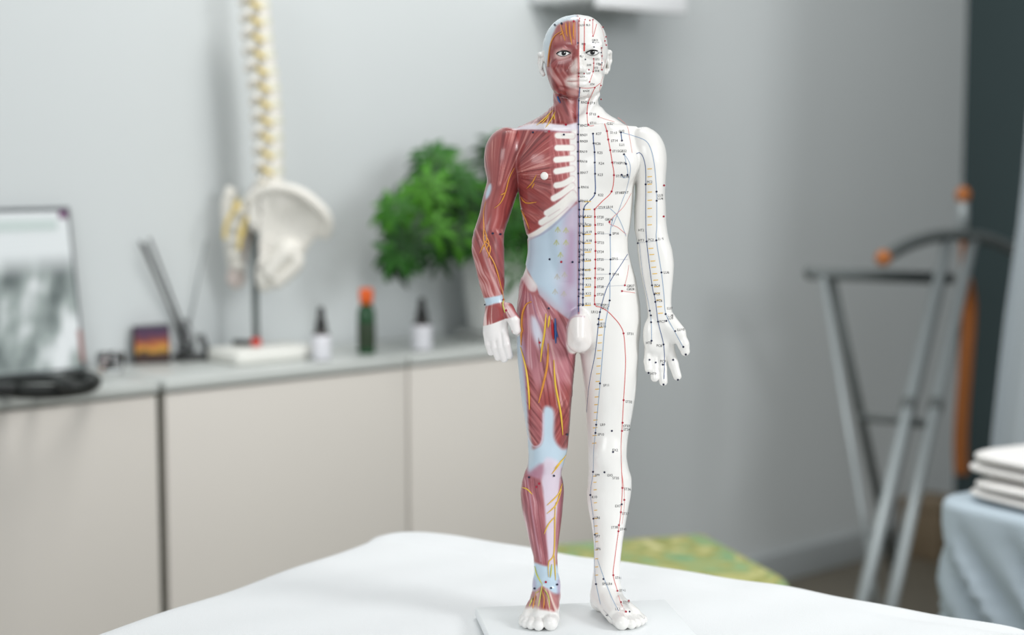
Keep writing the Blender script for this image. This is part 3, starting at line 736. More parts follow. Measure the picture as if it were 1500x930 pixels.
# --- sample colour and relief at the mesh vertices
_u, _v = flat(FV[:, 0], FV[:, 2])
_fi = np.clip((_u - RU0) * RS, 0, RW - 1.01); _fj = np.clip((_v - RV0) * RS, 0, RH - 1.01)
_i = _fi.astype(int); _j2 = _fj.astype(int); _a = (_fi - _i)[:, None]; _b = (_fj - _j2)[:, None]
VCOL = PC[_j2, _i] * (1 - _a) * (1 - _b) + PC[_j2, _i + 1] * _a * (1 - _b) + PC[_j2 + 1, _i] * (1 - _a) * _b + PC[_j2 + 1, _i + 1] * _a * _b
_PDm = PD
_VD = _PDm[_j2, _i] * (1 - _a[:, 0]) * (1 - _b[:, 0]) + _PDm[_j2, _i + 1] * _a[:, 0] * (1 - _b[:, 0]) + _PDm[_j2 + 1, _i] * (1 - _a[:, 0]) * _b[:, 0] + _PDm[_j2 + 1, _i + 1] * _a[:, 0] * _b[:, 0]
def figure_mesh():
    me = bpy.data.meshes.new('body')
    me.vertices.add(len(FV)); me.vertices.foreach_set('co', FV.astype(np.float32).ravel())
    me.loops.add(FQ.size); me.loops.foreach_set('vertex_index', FQ.astype(np.int32).ravel())
    me.polygons.add(len(FQ)); me.polygons.foreach_set('loop_start', np.arange(0, FQ.size, 4, dtype=np.int32))
    me.polygons.foreach_set('loop_total', np.full(len(FQ), 4, np.int32))
    me.polygons.foreach_set('use_smooth', np.ones(len(FQ), bool))
    me.update(calc_edges=True)
    nr = np.zeros(len(FV) * 3, np.float32); me.vertex_normals.foreach_get('vector', nr); nr = nr.reshape(-1, 3)
    wgt = np.clip((-nr[:, 1] + 0.5) / 0.6, 0.15, 1)          # relief fades towards the back
    P = FV + nr * (_VD * wgt * S0)[:, None]
    me.vertices.foreach_set('co', P.astype(np.float32).ravel())
    at = me.color_attributes.new('paint', 'FLOAT_COLOR', 'POINT')
    c = np.clip(VCOL / 255.0, 0, 1); c = np.where(c <= 0.04045, c / 12.92, ((c + 0.055) / 1.055) ** 2.4)
    at.data.foreach_set('color', np.concatenate([c, np.ones((len(c), 1))], 1).astype(np.float32).ravel())
    me.update()
    return me
def paint_mat():
    m = mat('glossy_painted_plastic', (0.8, 0.8, 0.8, 1), 0.30, 0.5, coat=0.5)
    m.node_tree.nodes['Principled BSDF'].inputs['Coat Roughness'].default_value = 0.12
    nt = m.node_tree; b = nt.nodes['Principled BSDF']
    a = nt.nodes.new('ShaderNodeVertexColor'); a.layer_name = 'paint'
    nt.links.new(a.outputs['Color'], b.inputs['Base Color'])
    return m
FIG = empty('anatomical_figure', (FX0, Y0, ZF), label='painted plastic acupuncture figure, half red muscles and half white skin, standing on the bed', cat='figurine')
BODY = bpy.data.objects.new('body', figure_mesh()); link(BODY, FIG); BODY.data.materials.append(paint_mat())
# ---- printed lines, dots and codes, raised nerves and eyes of the figure
M_BLUE = mat('blue_print', srgb(66, 92, 140), 0.35); M_PALE = mat('pale_blue_print', srgb(140, 166, 196), 0.35); M_REDL = mat('red_print', srgb(214, 92, 88), 0.35)
M_PINKL = mat('pale_red_print', srgb(224, 150, 144), 0.35); M_NAVY = mat('navy_print', srgb(28, 32, 62), 0.35); M_DRED = mat('crimson_print', srgb(168, 22, 52), 0.35)
M_BLK = mat('black_print', srgb(40, 38, 42), 0.4); M_TICK = mat('yellow_print', srgb(236, 194, 96), 0.4); M_GREYL = mat('grey_print', srgb(190, 192, 196), 0.4)
M_NERVE = mat('orange_nerve_paint', srgb(212, 142, 58), 0.3); M_NERVY = mat('yellow_nerve_paint', srgb(226, 186, 66), 0.3); M_NERVG = mat('green_yellow_nerve_paint', srgb(198, 198, 92), 0.3)
M_ART = mat('artery_red', srgb(176, 40, 48), 0.3); M_VEIN = mat('vein_blue', srgb(52, 92, 150), 0.3)
M_EYEW = mat('eye_white', srgb(240, 240, 238), 0.2); M_EYEB = mat('eye_black', srgb(22, 22, 24), 0.15); M_NIP = mat('ivory_paint', srgb(240, 236, 230), 0.3)
def fnorm(p):
    e = 0.0012
    hx = (Hf(p[:, 0] + e, p[:, 2]) - Hf(p[:, 0] - e, p[:, 2])) / (2 * e); hz = (Hf(p[:, 0], p[:, 2] + e) - Hf(p[:, 0], p[:, 2] - e)) / (2 * e)
    hx = np.clip(hx, -2.5, 2.5); hz = np.clip(hz, -2.5, 2.5)
    n = np.stack([hx, -np.ones(len(p)), hz], 1)
    return n / np.linalg.norm(n, axis=1)[:, None]
def child(name, V, F, m, parent, smooth=True):
    me = bpy.data.meshes.new(name); me.from_pydata([tuple(map(float, p)) for p in V], [], F)
    me.polygons.foreach_set('use_smooth', [smooth] * len(me.polygons)); me.materials.append(m); me.update()
    o = bpy.data.objects.new(name, me); return link(o, parent)
def dense(pts, step=1.6):
    pts = np.asarray(pts, float)
    P = crn(pts, 10) if len(pts) > 2 else np.array([pts[0] + (pts[1] - pts[0]) * t for t in np.linspace(0, 1, 12)])
    L = np.r_[0, np.cumsum(np.hypot(*np.diff(P, axis=0).T))]; n = max(3, int(L[-1] / step))
    s = np.linspace(0, L[-1], n); return np.stack([np.interp(s, L, P[:, 0]), np.interp(s, L, P[:, 1])], 1)
def ribbon_geo(pts, w, lift=0.00016):
    p = onfig(dense(pts)); n = fnorm(p)
    t = np.gradient(p, axis=0); t /= np.linalg.norm(t, axis=1)[:, None] + 1e-9
    s = np.cross(t, n); s /= np.linalg.norm(s, axis=1)[:, None] + 1e-9
    a = p + s * (w / 2 * S0) + n * lift; b = p - s * (w / 2 * S0) + n * lift
    V = np.concatenate([a, b]); k = len(p)
    return V, [(i, i + 1, k + i + 1, k + i) for i in range(k - 1)]
def line(pts, w, m, name='meridian_line'):
    V, F = ribbon_geo(pts, w); return child(name, V, F, m, FIG)
def disc_geo(u, v, r, n=12, lift=0.00022, sy=1.0):
    a = np.linspace(0, 2 * pi, n, endpoint=False)
    uv = np.concatenate([[[u, v]], np.stack([u + r * np.cos(a), v + r * np.sin(a) * sy], 1)])
    p = onfig(uv); p = p + fnorm(p) * lift
    return p, [(0, 1 + i, 1 + (i + 1) % n) for i in range(n)]
def merged(name, parts, m, kind=None):
    V = []; F = []
    for (v, f) in parts:
        o = len(V); V.extend(v); F.extend([tuple(i + o for i in q) for q in f])
    o = child(name, V, F, m, FIG, False)
    if kind: o['kind'] = kind
    return o
RN_ = [(849.3, 128.5), (848, 145), (847.6, 165), (847.4, 182), (847, 236), (847.6, 274), (848.5, 307), (848.8, 340), (848.5, 390), (847.6, 457)]
line(RN_, 1.3, M_BLUE)
line([(868.7, 195.8), (869.7, 210), (871, 223), (871.6, 255), (871.6, 283), (863, 295), (855, 306.5), (854.8, 340), (854.6, 390), (853.8, 448)], 1.3, M_BLUE)
line([(871, 306.5), (882, 295), (895.8, 280.4), (899.3, 256.4), (896.8, 238), (894, 220), (891, 204.5), (889, 192), (885.5, 181)], 1.1, M_REDL)
line([(871, 306.5), (871.8, 340), (872.3, 380), (871.6, 420), (871.4, 445.7), (880, 450), (890, 456), (900, 466), (908, 476), (913.3, 488.2), (915.6, 512), (916.2, 536), (913.4, 586), (911.6, 619), (909.8, 650), (910.3, 686), (911.5, 714.5), (909.4, 750), (905.8, 778), (900.4, 819), (898.3, 842), (904.3, 865.5), (909.4, 883.6), (916.8, 896)], 1.1, M_REDL)
line([(910.5, 690), (914.3, 720), (914, 745), (911, 768)], 0.7, M_PINKL)
line([(919.4, 372), (908, 390), (897, 406.6), (887.3, 426), (879, 457), (874.7, 493), (871.4, 521), (865, 552), (861.3, 580), (859.5, 604)], 1.0, M_BLUE)
line([(898.5, 318), (895.5, 330), (893.9, 344), (894.3, 380), (893.4, 415), (892.9, 440), (886.5, 476), (883, 515), (880.6, 544.5), (876.5, 590), (873.4, 622), (869.8, 660), (869, 691), (866, 712), (865.3, 726), (869.4, 760), (872, 793), (870.9, 811), (871.2, 832), (873.3, 855), (879.7, 885)], 1.0, M_PALE)
line([(875.3, 819), (886, 850), (896.5, 876), (906.3, 895.5)], 0.9, M_PALE)
line([(909.4, 193.9), (928, 199), (946, 206.4), (953.9, 220), (958.7, 243), (961.6, 280), (962, 330), (961.5, 351), (968.9, 399), (972.5, 431.8), (975.3, 459.7), (988, 484.9), (1000, 507)], 0.9, M_PALE)
line([(909.4, 193.9), (911, 206)], 1.4, M_BLUE)
line([(932, 225.2), (937, 223.8), (942, 230), (945.5, 245), (946, 270), (946, 320), (947.3, 353.5), (955.2, 417.8), (960, 440), (964, 471), (972, 504.4), (973.3, 532), (972.6, 555)], 1.0, M_BLUE)
line([(936.5, 356), (942, 403.8), (950.5, 445.7), (954, 472), (954.5, 499)], 0.8, M_PALE)
line([(910.3, 256), (913.5, 260.6), (918, 258.5), (919.6, 252), (914.5, 226)], 0.8, M_PALE)
line([(914.5, 226), (922, 238), (923, 252), (918, 276), (911, 295.5), (903, 317), (897, 332)], 0.8, M_PALE)
line([(924.5, 283), (913.2, 303), (892.7, 325), (905, 333), (917, 343)], 0.9, M_PINKL)
line([(893.9, 305.5), (903.5, 315), (911, 330), (917, 346)], 0.8, M_PALE)
line([(915.2, 417.8), (919, 402), (921, 388)], 0.8, M_PINKL); line([(911, 426), (930, 429)], 0.8, M_PINKL)
line([(905, 172), (918, 184), (922, 200), (926, 224)], 0.7, M_PINKL)
for (a_, b_) in (((872, 342), (893, 342.5)), ((872, 380), (920, 380)), ((873, 401.5), (893, 401.5)), ((873, 420), (914, 418)), ((934, 356), (961, 353)), ((872, 305.5), (893, 305.5))):
    line([a_, b_], 0.7, M_GREYL, 'guide_line')
# head and neck
line([(848.6, 28), (848.4, 62), (848, 84), (847.8, 104)], 0.9, M_PINKL); line([(856, 31), (856, 55), (855.8, 75)], 1.0, M_REDL)
line([(855.9, 64), (855.7, 75)], 2.4, M_REDL)
line([(868.3, 30), (868.5, 53), (874, 35)], 0.8, M_REDL); line([(880, 38), (884.5, 52), (886.5, 66)], 0.8, M_PINKL)
line([(850, 128.6), (861, 129), (871, 127.6), (879, 122)], 0.8, M_REDL); line([(863.5, 120), (869, 104), (870, 86)], 0.8, M_REDL)
line([(881, 70), (882, 82), (881, 102), (885, 96), (887, 86)], 0.8, M_PINKL); line([(871.5, 128), (866, 140), (861.5, 151), (860, 166), (861.6, 183), (870, 184)], 1.0, M_REDL)
line([(876.5, 171), (888, 175), (900, 178.5)], 0.9, M_PINKL); line([(878, 134), (880, 122), (883, 112)], 0.7, M_PINKL)
# foot marks
line([(884, 893), (892, 902), (897, 908)], 0.8, M_GREYL)
NAVY = [(849.3, 128.5), (848, 147.5), (847.4, 182.3), (846.8, 197), (846.8, 208), (846.6, 222), (847, 236), (847.2, 254), (848, 275), (848.4, 295), (848.5, 307), (848.7, 318), (849, 331), (849, 345), (848.8, 357), (848.7, 369), (848.6, 376), (848.5, 384), (848.3, 396), (848.2, 409), (848, 424), (847.7, 434), (847.6, 448),
        (868.7, 195.8), (869.7, 210), (871, 223), (871.2, 238), (871.8, 254.5), (871.5, 283), (855.2, 306.5), (855, 318), (854.8, 331), (854.8, 343), (854.8, 356), (854.7, 380), (854.6, 395), (854.4, 408), (854, 424), (854, 436), (853.8, 447),
        (909.4, 194), (911, 206), (914, 226), (917, 240), (910.5, 256), (919, 256), (946, 270), (961.6, 280.6), (961.8, 294), (893.8, 344), (894.2, 380), (893.4, 401), (893, 440), (878.8, 457), (876.8, 467), (876, 475),
        (934.5, 356), (947.3, 353.5), (961.4, 352), (968.9, 399), (955.2, 417.8), (958.7, 431), (960, 442), (952, 455), (953.6, 462), (953.8, 472), (964, 471), (975, 460), (976, 470), (989, 485), (1001, 508), (954.3, 499), (972, 504.5),
        (951.5, 527), (960.5, 531), (971, 534), (986, 527), (950, 546), (972, 563), (993, 556), (1004.5, 519),
        (878.9, 561.5), (873.5, 622), (872.5, 634), (896.2, 631), (898, 662), (869, 691), (885.5, 691.5), (865, 725), (869.5, 759.5), (871.5, 783), (873.3, 855.5), (884, 848), (910.5, 738.5), (888.8, 902), (896, 910), (907, 912), (919, 915), (929, 913), (938, 910), (943, 905), (922, 896),
        (868.5, 62), (870, 69), (880.5, 77), (881.5, 92), (857.5, 87), (846.8, 63)]
CRIM = [(889, 192), (891, 204.5), (894, 220), (896.8, 238), (899.3, 256.4), (895.8, 280.4), (871, 306.5), (871.5, 317.5), (871.8, 329.5), (872.2, 342.5), (872.3, 354.5), (872.2, 367.5), (872, 380), (871.8, 393), (871.6, 407), (871.8, 420.5), (871.5, 433), (871.3, 445.5), (892.7, 325), (915.2, 417.8), (911, 426.3), (913.3, 488.2),
        (913.4, 586), (911.8, 619), (911, 631), (911.5, 714.5), (914.3, 732), (909.4, 750), (906.5, 769), (905.8, 778), (898.3, 842.3), (904.3, 865.5), (909.4, 882), (917, 896), (921, 880),
        (861.8, 183), (860, 166), (861.6, 151), (876.5, 171), (880.5, 145), (871.3, 128.3), (863.5, 120), (880, 125), (881.5, 102), (881.5, 82), (881, 70), (869.7, 86), (869.7, 92.5), (869, 104.5), (862.5, 102), (855.5, 107.5), (848, 107.5), (848, 112), (868.4, 53), (855.8, 64), (886, 60), (888, 66), (849, 27), (857, 29), (848.5, 31), (864, 30), (868.5, 29), (883, 40), (887.5, 54), (972.5, 271.5), (972, 317)]
LDRK = [(781, 194.3), (826, 197.5), (721.7, 341.7), (732.4, 342.8), (805.3, 379.7), (838.5, 383.7), (804, 451.5), (830, 636), (775.5, 699), (811, 696.5), (783.5, 862), (807, 861.5), (815.5, 856), (710.7, 446), (813.2, 37), (823, 35)]
LRED = [(804.3, 192.5), (829, 183.2), (822.3, 383.5), (737, 439), (741.5, 454.5), (790.7, 501.6), (786, 713), (790, 708), (799.5, 852.3), (840.5, 32)]
merged('navy_point_dots', [disc_geo(u, v, 1.5 if v > 150 else 1.1) for u, v in NAVY] + [disc_geo(u, v, 1.6, lift=0.0006) for u, v in LDRK], M_NAVY, 'stuff')
merged('crimson_point_dots', [disc_geo(u, v, 1.5 if v > 150 else 1.1) for u, v in CRIM] + [disc_geo(u, v, 1.7, lift=0.0006) for u, v in LRED], M_DRED, 'stuff')
TK = []
for v_ in (247, 258.5, 269.5, 281, 293, 305, 317, 329): TK.append((948.5, v_, 955))
for i_, v_ in enumerate((363.5, 372.5, 382, 391, 400.5, 410, 419.5, 429, 439, 449, 458.5)): TK.append((950 + i_ * 1.4, v_, 957 + i_ * 1.4))
for v_ in (295, 306.5, 318, 331, 343, 356, 369, 382, 395, 407, 420, 433, 447): TK.append((856.5, v_, 865.5))
for i_ in range(17): TK.append((877.5 - i_ * 0.62, 468 + i_ * 11.3, 883.5 - i_ * 0.62))
for i_, v_ in enumerate((697, 706, 717, 736, 747, 759, 770, 781, 793, 805, 818, 830, 842)): TK.append((869 + min(i_, 8) * 0.35, v_, 873.5 + min(i_, 8) * 0.35))
merged('yellow_measure_ticks', [ribbon_geo([(a, v + 0.5), (b, v)], 1.3) for a, v, b in TK], M_TICK, 'stuff')
# codes
CODES = [('RN24', 854, 133), ('RN23', 851, 150), ('ST9', 864, 151), ('ST10', 863, 167), ('RN22', 850, 184), ('ST11', 864, 180.5), ('GB21', 889, 181), ('RN21', 849.5, 198), ('RN20', 849.5, 207), ('RN19', 849, 222), ('RN18', 849, 236), ('RN17', 850, 253), ('RN16', 851, 274), ('RN15', 850, 294),
         ('K27', 873, 196), ('K26', 872, 210.5), ('K25', 875, 223.5), ('K24', 877, 239), ('K23', 875.5, 256), ('K22', 876, 285.5), ('ST13', 894, 194), ('ST14', 895, 206.5), ('ST15GB22', 897, 221.5), ('ST16SP19', 897, 238.5), ('ST17SP18', 902, 257.5), ('ST18SP17', 901, 282.5), ('LU2', 906.5, 192), ('LU1', 907, 212),
         ('ST19 LR14', 876.5, 304), ('ST20', 874.5, 318), ('ST21', 874.5, 328.5), ('GB24', 886, 321), ('PC2', 947.5, 266.5), ('LU3', 963, 286), ('LU4', 963, 290.5),
         ('RN14', 846.8, 317), ('RN13', 847, 328), ('RN12', 847, 341), ('RN11', 847, 354), ('RN10', 846.8, 366), ('RN9', 847.5, 373), ('RN8', 847.5, 381), ('RN7', 847, 395), ('RN6', 847.5, 402), ('RN5', 847, 416), ('RN4', 847, 430), ('RN3', 847, 446),
         ('K21', 860, 317), ('K20', 858.5, 329), ('K19', 859, 340), ('K18', 859, 352.5), ('K17', 859, 366), ('K16', 858, 380), ('K15', 857, 395.5), ('K14', 858, 408), ('K13', 858, 417), ('K12', 858, 430), ('K11', 857.5, 445),
         ('ST22', 875, 341), ('ST23', 875, 355), ('ST24', 874.5, 369), ('ST25', 874.5, 380), ('ST26', 875, 394), ('ST27', 874.5, 408.5), ('ST28', 874.5, 420), ('ST29', 874.5, 431), ('ST30SP12', 873.5, 446), ('SP16', 897, 342), ('SP15', 896, 379), ('SP14', 897, 401.5), ('GB27', 918, 419), ('GB28', 918, 423.5), ('SP13', 881, 451),
         ('LR12', 866, 456.5), ('LR11', 877, 474), ('LR10', 877.5, 478), ('ST31', 918.5, 488.5), ('SP11', 883.5, 564.5), ('LR9', 879, 622), ('SP10', 875.5, 636), ('ST32', 916, 588), ('ST33', 912.5, 624), ('ST34', 913, 629), ('EX2', 897, 659), ('SP9', 871.5, 696), ('EX5', 889.5, 696), ('ST35', 897, 700), ('ST36', 914, 716),
         ('K10', 867, 728), ('EX7', 901, 741), ('ST37', 911, 752), ('ST38', 895, 772.5), ('ST40', 908, 775), ('LR6', 871.5, 758), ('SP7', 872, 785), ('SP6', 873, 804), ('SP5LR4', 882, 855), ('ST41', 901, 846), ('ST42', 907, 865), ('ST43', 912, 882), ('LR3', 901, 892), ('K2', 886, 901),
         ('HT3', 935, 352), ('HT2', 935, 337), ('PC3', 949.5, 351), ('LU5', 964, 350), ('LU6', 972, 399), ('PC4', 958.5, 418), ('PC5', 958.5, 430), ('PC6', 962, 440.5), ('LU7', 977, 451.5), ('LU8', 978, 462), ('LU9', 978, 466.5), ('PC7', 966, 471), ('HT8', 946, 502), ('PC8', 961.5, 506), ('LU10', 992, 483), ('PC9', 967, 529), ('HT9', 953, 547),
         ('DU24', 847.5, 37), ('BL3', 858.5, 36.5), ('GB15', 867, 58.5), ('BL2', 852, 64), ('TE23', 869.5, 63), ('ST1', 872, 86.5), ('ST2', 873, 93), ('LI20', 859, 107), ('ST3', 870, 99), ('GB1', 876, 94), ('SI18', 871, 103), ('LI19', 850, 112), ('ST4', 864.5, 123), ('BL1', 849, 82), ('EX8', 859.5, 95)]
def codes():
    obs = []
    for s, u, v in CODES:
        c = bpy.data.curves.new('t', 'FONT'); c.body = s; c.size = 1.0; c.resolution_u = 2
        o = bpy.data.objects.new('t', c); COL.objects.link(o); obs.append((o, c, u, v))
    dg = bpy.context.evaluated_depsgraph_get(); dg.update()
    V = []; F = []
    for k, (o, c, u, v) in enumerate(obs):
        me = o.evaluated_get(dg).to_mesh()
        co = np.array([w.co[:2] for w in me.vertices]); fs = [tuple(p.vertices) for p in me.polygons]
        o.evaluated_get(dg).to_mesh_clear()
        sc = 5.2 if v > 140 else 4.2
        tl = ((k * 37) % 7 - 3) * 0.02
        uu = u + (co[:, 0] * 0.92 * sc); vv = v + 1.8 - co[:, 1] * sc + (uu - u) * tl
        p = onfig(np.stack([uu, vv], 1)); p = p + fnorm(p) * 0.0002
        off = len(V); V.extend(p); F.extend([tuple(i + off for i in f) for f in fs])
    for o, c, u, v in obs:
        bpy.data.objects.remove(o); bpy.data.curves.remove(c)
    ob = child('printed_point_codes', V, F, M_BLK, FIG, False)
    ob['label'] = 'tiny black point codes printed on the white half'; ob['kind'] = 'stuff'
codes()
# nerves, vessels
def tube_on(pts, r, m, name='nerve', sink=0.25):
    p = onfig(dense(pts, 1.4)); n = fnorm(p)
    q = p + n * ((1 - sink) * r * S0 * 0.6 + 0.0002)
    L = len(q); rr = [r * S0 * (0.35 + 0.65 * min(1, 4 * min(i, L - 1 - i) / L)) for i in range(L)]
    b = MB().tube([tuple(x) for x in q], rr, 7)
    me = b.mesh(name); me.materials.append(m)
    return link(bpy.data.objects.new(name, me), FIG)
for pts_ in ([(821, 36), (824, 47), (828, 60)], [(829, 34), (830, 48), (832, 54)], [(834, 33), (835, 50), (838, 66)], [(841, 33), (840, 46), (841, 58)], [(823, 46), (812, 54), (806, 70), (803, 98)], [(826, 47), (820, 52)]): tube_on(pts_, 1.0, M_NERVE)
for pts_ in ([(814, 164), (806, 178), (799, 187)], [(811, 161), (799, 173), (786, 184)], [(812, 168), (812, 176)], [(804, 170), (794, 182)]): tube_on(pts_, 0.8, M_NERVY)
for pts_ in ([(753, 246), (746, 260), (740, 282), (733, 297), (724, 305)], [(712, 295), (709, 312), (709, 334), (709, 352), (714, 368), (723, 384), (729, 402), (735, 427), (737, 437)], [(786, 256), (780, 267), (772, 276)], [(783, 268), (779, 276)], [(763, 288), (771, 297), (786, 296)], [(764, 307), (771, 322), (776, 336)],
             [(710, 336), (713, 350), (707, 362), (703, 371)], [(709, 352), (718, 362), (715, 378)], [(711, 344), (716, 356), (712, 366)], [(740, 282), (733, 286)]): tube_on(pts_, 1.0, M_NERVE)
for pts_ in ([(779, 442), (771.5, 446), (766, 461), (764.5, 488), (764, 506)], [(803, 503), (801, 538), (791, 582), (789, 590)]): tube_on(pts_, 1.7, M_NERVE)
for pts_ in ([(800, 459), (797.5, 488), (794, 511), (792, 530)], [(811, 527), (813.5, 565), (821, 604), (824, 637)], [(763, 508), (771, 539), (775, 573), (776, 600)], [(805, 462), (803, 480)]): tube_on(pts_, 1.5, M_NERVY)
for pts_ in ([(829, 666), (820, 678), (808, 694)], [(824, 672), (812, 686)], [(823, 708), (817, 724), (801, 740)], [(822, 716), (814, 739), (801, 752)], [(814, 735), (812.5, 752), (811, 809), (803.5, 824), (803.6, 845)], [(811, 809), (813.4, 850)], [(813, 756), (803, 768), (797, 782)], [(765, 714), (772, 716), (780, 724)]): tube_on(pts_, 0.95, M_NERVY)
for pts_ in ([(784, 829), (787, 842), (794.5, 856)], [(794.5, 856), (793, 866), (789, 889)], [(790, 866), (783, 872), (775, 889)], [(796, 862), (803, 874), (805, 890)], [(738, 437), (736, 446), (740, 458)], [(808, 826), (806, 846)]): tube_on(pts_, 1.0, M_NERVG)
for pts_ in ([(794, 866), (797, 878), (796, 892)], [(786, 869), (783, 880), (781, 892)]): tube_on(pts_, 1.1, M_NERVE)
tube_on([(808.7, 468), (809.5, 482), (810.5, 497)], 2.0, M_ART, 'artery'); tube_on([(813.3, 466), (813.5, 484), (814, 503)], 1.8, M_VEIN, 'vein'); tube_on([(813.5, 480), (817, 494)], 1.0, M_VEIN, 'vein')
tube_on([(817, 140), (819, 146), (821.5, 151)], 1.5, M_VEIN, 'vein')
# nipple knob
_p = onfig([(797.5, 257.5)]); _b = MB().ball(tuple(_p[0] + fnorm(_p)[0] * 0.0003), (5.6 * S0, 2.4 * S0, 5.6 * S0)); _m = _b.mesh('nipple_disc'); _m.materials.append(M_NIP); link(bpy.data.objects.new('nipple_disc', _m), FIG)
# eyes
def eye(outline, iu, iv):
    P = crn(outline, 5, True); c = P.mean(0)
    rings = [c + (P - c) * f for f in (1.0, 0.66, 0.33)]
    uv = np.concatenate(rings + [c[None]]); p = onfig(uv)
    p = p + fnorm(p) * 0.0004
    n = len(P); F = []
    for r in range(2): F += [(r * n + i, r * n + (i + 1) % n, (r + 1) * n + (i + 1) % n, (r + 1) * n + i) for i in range(n)]
    F += [(2 * n + i, 2 * n + (i + 1) % n, 3 * n) for i in range(n)]
    e = child('eye', p, F, M_EYEW, FIG)
    V, F2 = disc_geo(iu, iv, 3.3, 16, 0.0007, 0.98); i_ = child('iris', V, F2, M_EYEB, e)
    k = len(outline) // 2
    V, F3 = ribbon_geo(outline[:k + 1], 1.9, 0.0009); child('lash_line', V, F3, M_EYEB, e)
    V, F3 = ribbon_geo(list(outline[k:]) + [outline[0]], 0.7, 0.0008); child('lower_lid_line', V, F3, M_EYEB, e)
    V, F4 = disc_geo(iu + 1.2, iv - 1.2, 0.7, 8, 0.0010); child('eye_glint', V, F4, M_EYEW, e)
eye([(815.8, 78.8), (820.5, 75.5), (826, 74.3), (832, 75.2), (836.5, 77.6), (831, 80.6), (826, 82), (820, 81.4)], 825.8, 77.9)
eye([(858, 77.4), (862.5, 74.6), (868, 73.2), (873.5, 74.2), (877.5, 76.8), (873, 79.8), (868, 81), (862.5, 80)], 867.8, 76.9)
# ================================================================== bed with white sheet
M_SHEET = mat('white_cotton', srgb(236, 238, 239), 0.85, 0.2, bump=0.25, bscale=900)
_a1, _a2 = on_z(700, 785, BED_Z), on_z(1500, 899, BED_Z)
_b1, _b2 = on_z(130, 932, BED_Z), on_z(560, 796, BED_Z)
E1 = (_a2 - _a1).normalized()
E2 = Vector((-E1.y, E1.x, 0)); E2 = -E2 if E2.y > 0 else E2           # towards the camera side
_t = (_b1 - _a1).dot(E2); _s1 = (_b1 - _a1).dot(E1); _s2 = (_b2 - _a1).dot(E1)
_c = _a1 + E1 * ((_s1 * 0.35 + _s2 * 0.65))                            # far left corner
_c.z = 0.0
_c = _c - E1 * 0.044 - E2 * 0.012
BW, BL = 0.72, 1.55
BED = empty('massage_bed', (_c.x, _c.y, 0), label='massage bed under a white cotton sheet, carrying the painted figure', cat='bed')
def bedp(s, t, z): return _c + E1 * s + E2 * t + Vector((0, 0, z))
def make_sheet():
    r = 0.040; ro = 0.03; drop = 0.30
    x0, x1, y0, y1 = r + ro, BW - r - ro, r + ro, BL - r - ro
    def axis(n_in, a, b, L):
        out = [-L + (L - 0.08) * i / 10 for i in range(10)] + [-0.08 + 0.08 * i / 12 for i in range(12)]
        mid = [i / n_in for i in range(n_in + 1)]
        return [a + q for q in out] + [a + (b - a) * q for q in mid] + [b - q for q in out[::-1]]
    ext = ro + r * pi / 2 + drop
    S = axis(70, x0, x1, ext); T = axis(110, y0, y1, ext)
    P = []
    for t in T:
        row = []
        for s in S:
            cs = min(max(s, x0), x1); ct = min(max(t, y0), y1)
            ox, oy = s - cs, t - ct
            l = max(abs(ox), abs(oy)); h_ = hypot(ox, oy)
            if h_ > 1e-9: dx, dy = ox / h_, oy / h_
            else: dx = dy = 0
            wr = 0.0011 * sin(17 * s + 9 * t + 2 * sin(5 * t)) + 0.0008 * sin(38 * t - 21 * s + 3 * sin(9 * s)) + 0.0005 * sin(70 * s + 30 * t) - 0.002
            if l <= ro: z = wr; q = l
            elif l < ro + r * pi / 2:
                a = (l - ro) / r; q = ro + r * sin(a); z = -r * (1 - cos(a)) + wr * (1 - a / 1.6)
            else:
                e = l - ro - r * pi / 2
                fold = 0.012 * e / 0.3 * sin(34 * (s * dy * dy + t * dx * dx) + 4 * sin(7 * (s + t)))
                q = ro + r + 0.10 * e + fold; z = -r - e
            # slack along the far edge
            sag = 0.004 * sin(5.2 * s + 0.6) if oy < 0 else 0.0
            row.append(bedp(cs + dx * q, ct + dy * q, BED_Z + z + sag))
        P.append(row)
    return MB().grid(P)
make_sheet().build('sheet', M_SHEET, BED, origin=bedp(0, 0, BED_Z))
M_PADV = mat('grey_vinyl', srgb(150, 152, 156), 0.5); M_LEGW = mat('beech_leg', srgb(190, 150, 104), 0.5, noise=0.12, nscale=30)
_rb = Matrix(((E1.x, E2.x, 0, 0), (E1.y, E2.y, 0, 0), (0, 0, 1, 0), (0, 0, 0, 1)))
MB().box(bedp(BW / 2, BL / 2, BED_Z - 0.045), (BW - 0.05, BL - 0.05, 0.07), ax=_rb, bev=0.02).build('padded_top', M_PADV, BED, origin=bedp(BW / 2, BL / 2, BED_Z - 0.045))
MB().box(bedp(BW / 2, BL / 2, BED_Z - 0.11), (BW - 0.1, BL - 0.1, 0.05), ax=_rb, bev=0.005).build('under_frame', M_LEGW, BED, origin=bedp(BW / 2, BL / 2, BED_Z - 0.11))
for s_ in (0.09, BW - 0.09):
    for t_ in (0.12, BL - 0.12):
        MB().box(bedp(s_, t_, (BED_Z - 0.135) / 2), (0.05, 0.05, BED_Z - 0.135), ax=_rb, bev=0.006).build('leg', M_LEGW, BED, origin=bedp(s_, t_, 0))
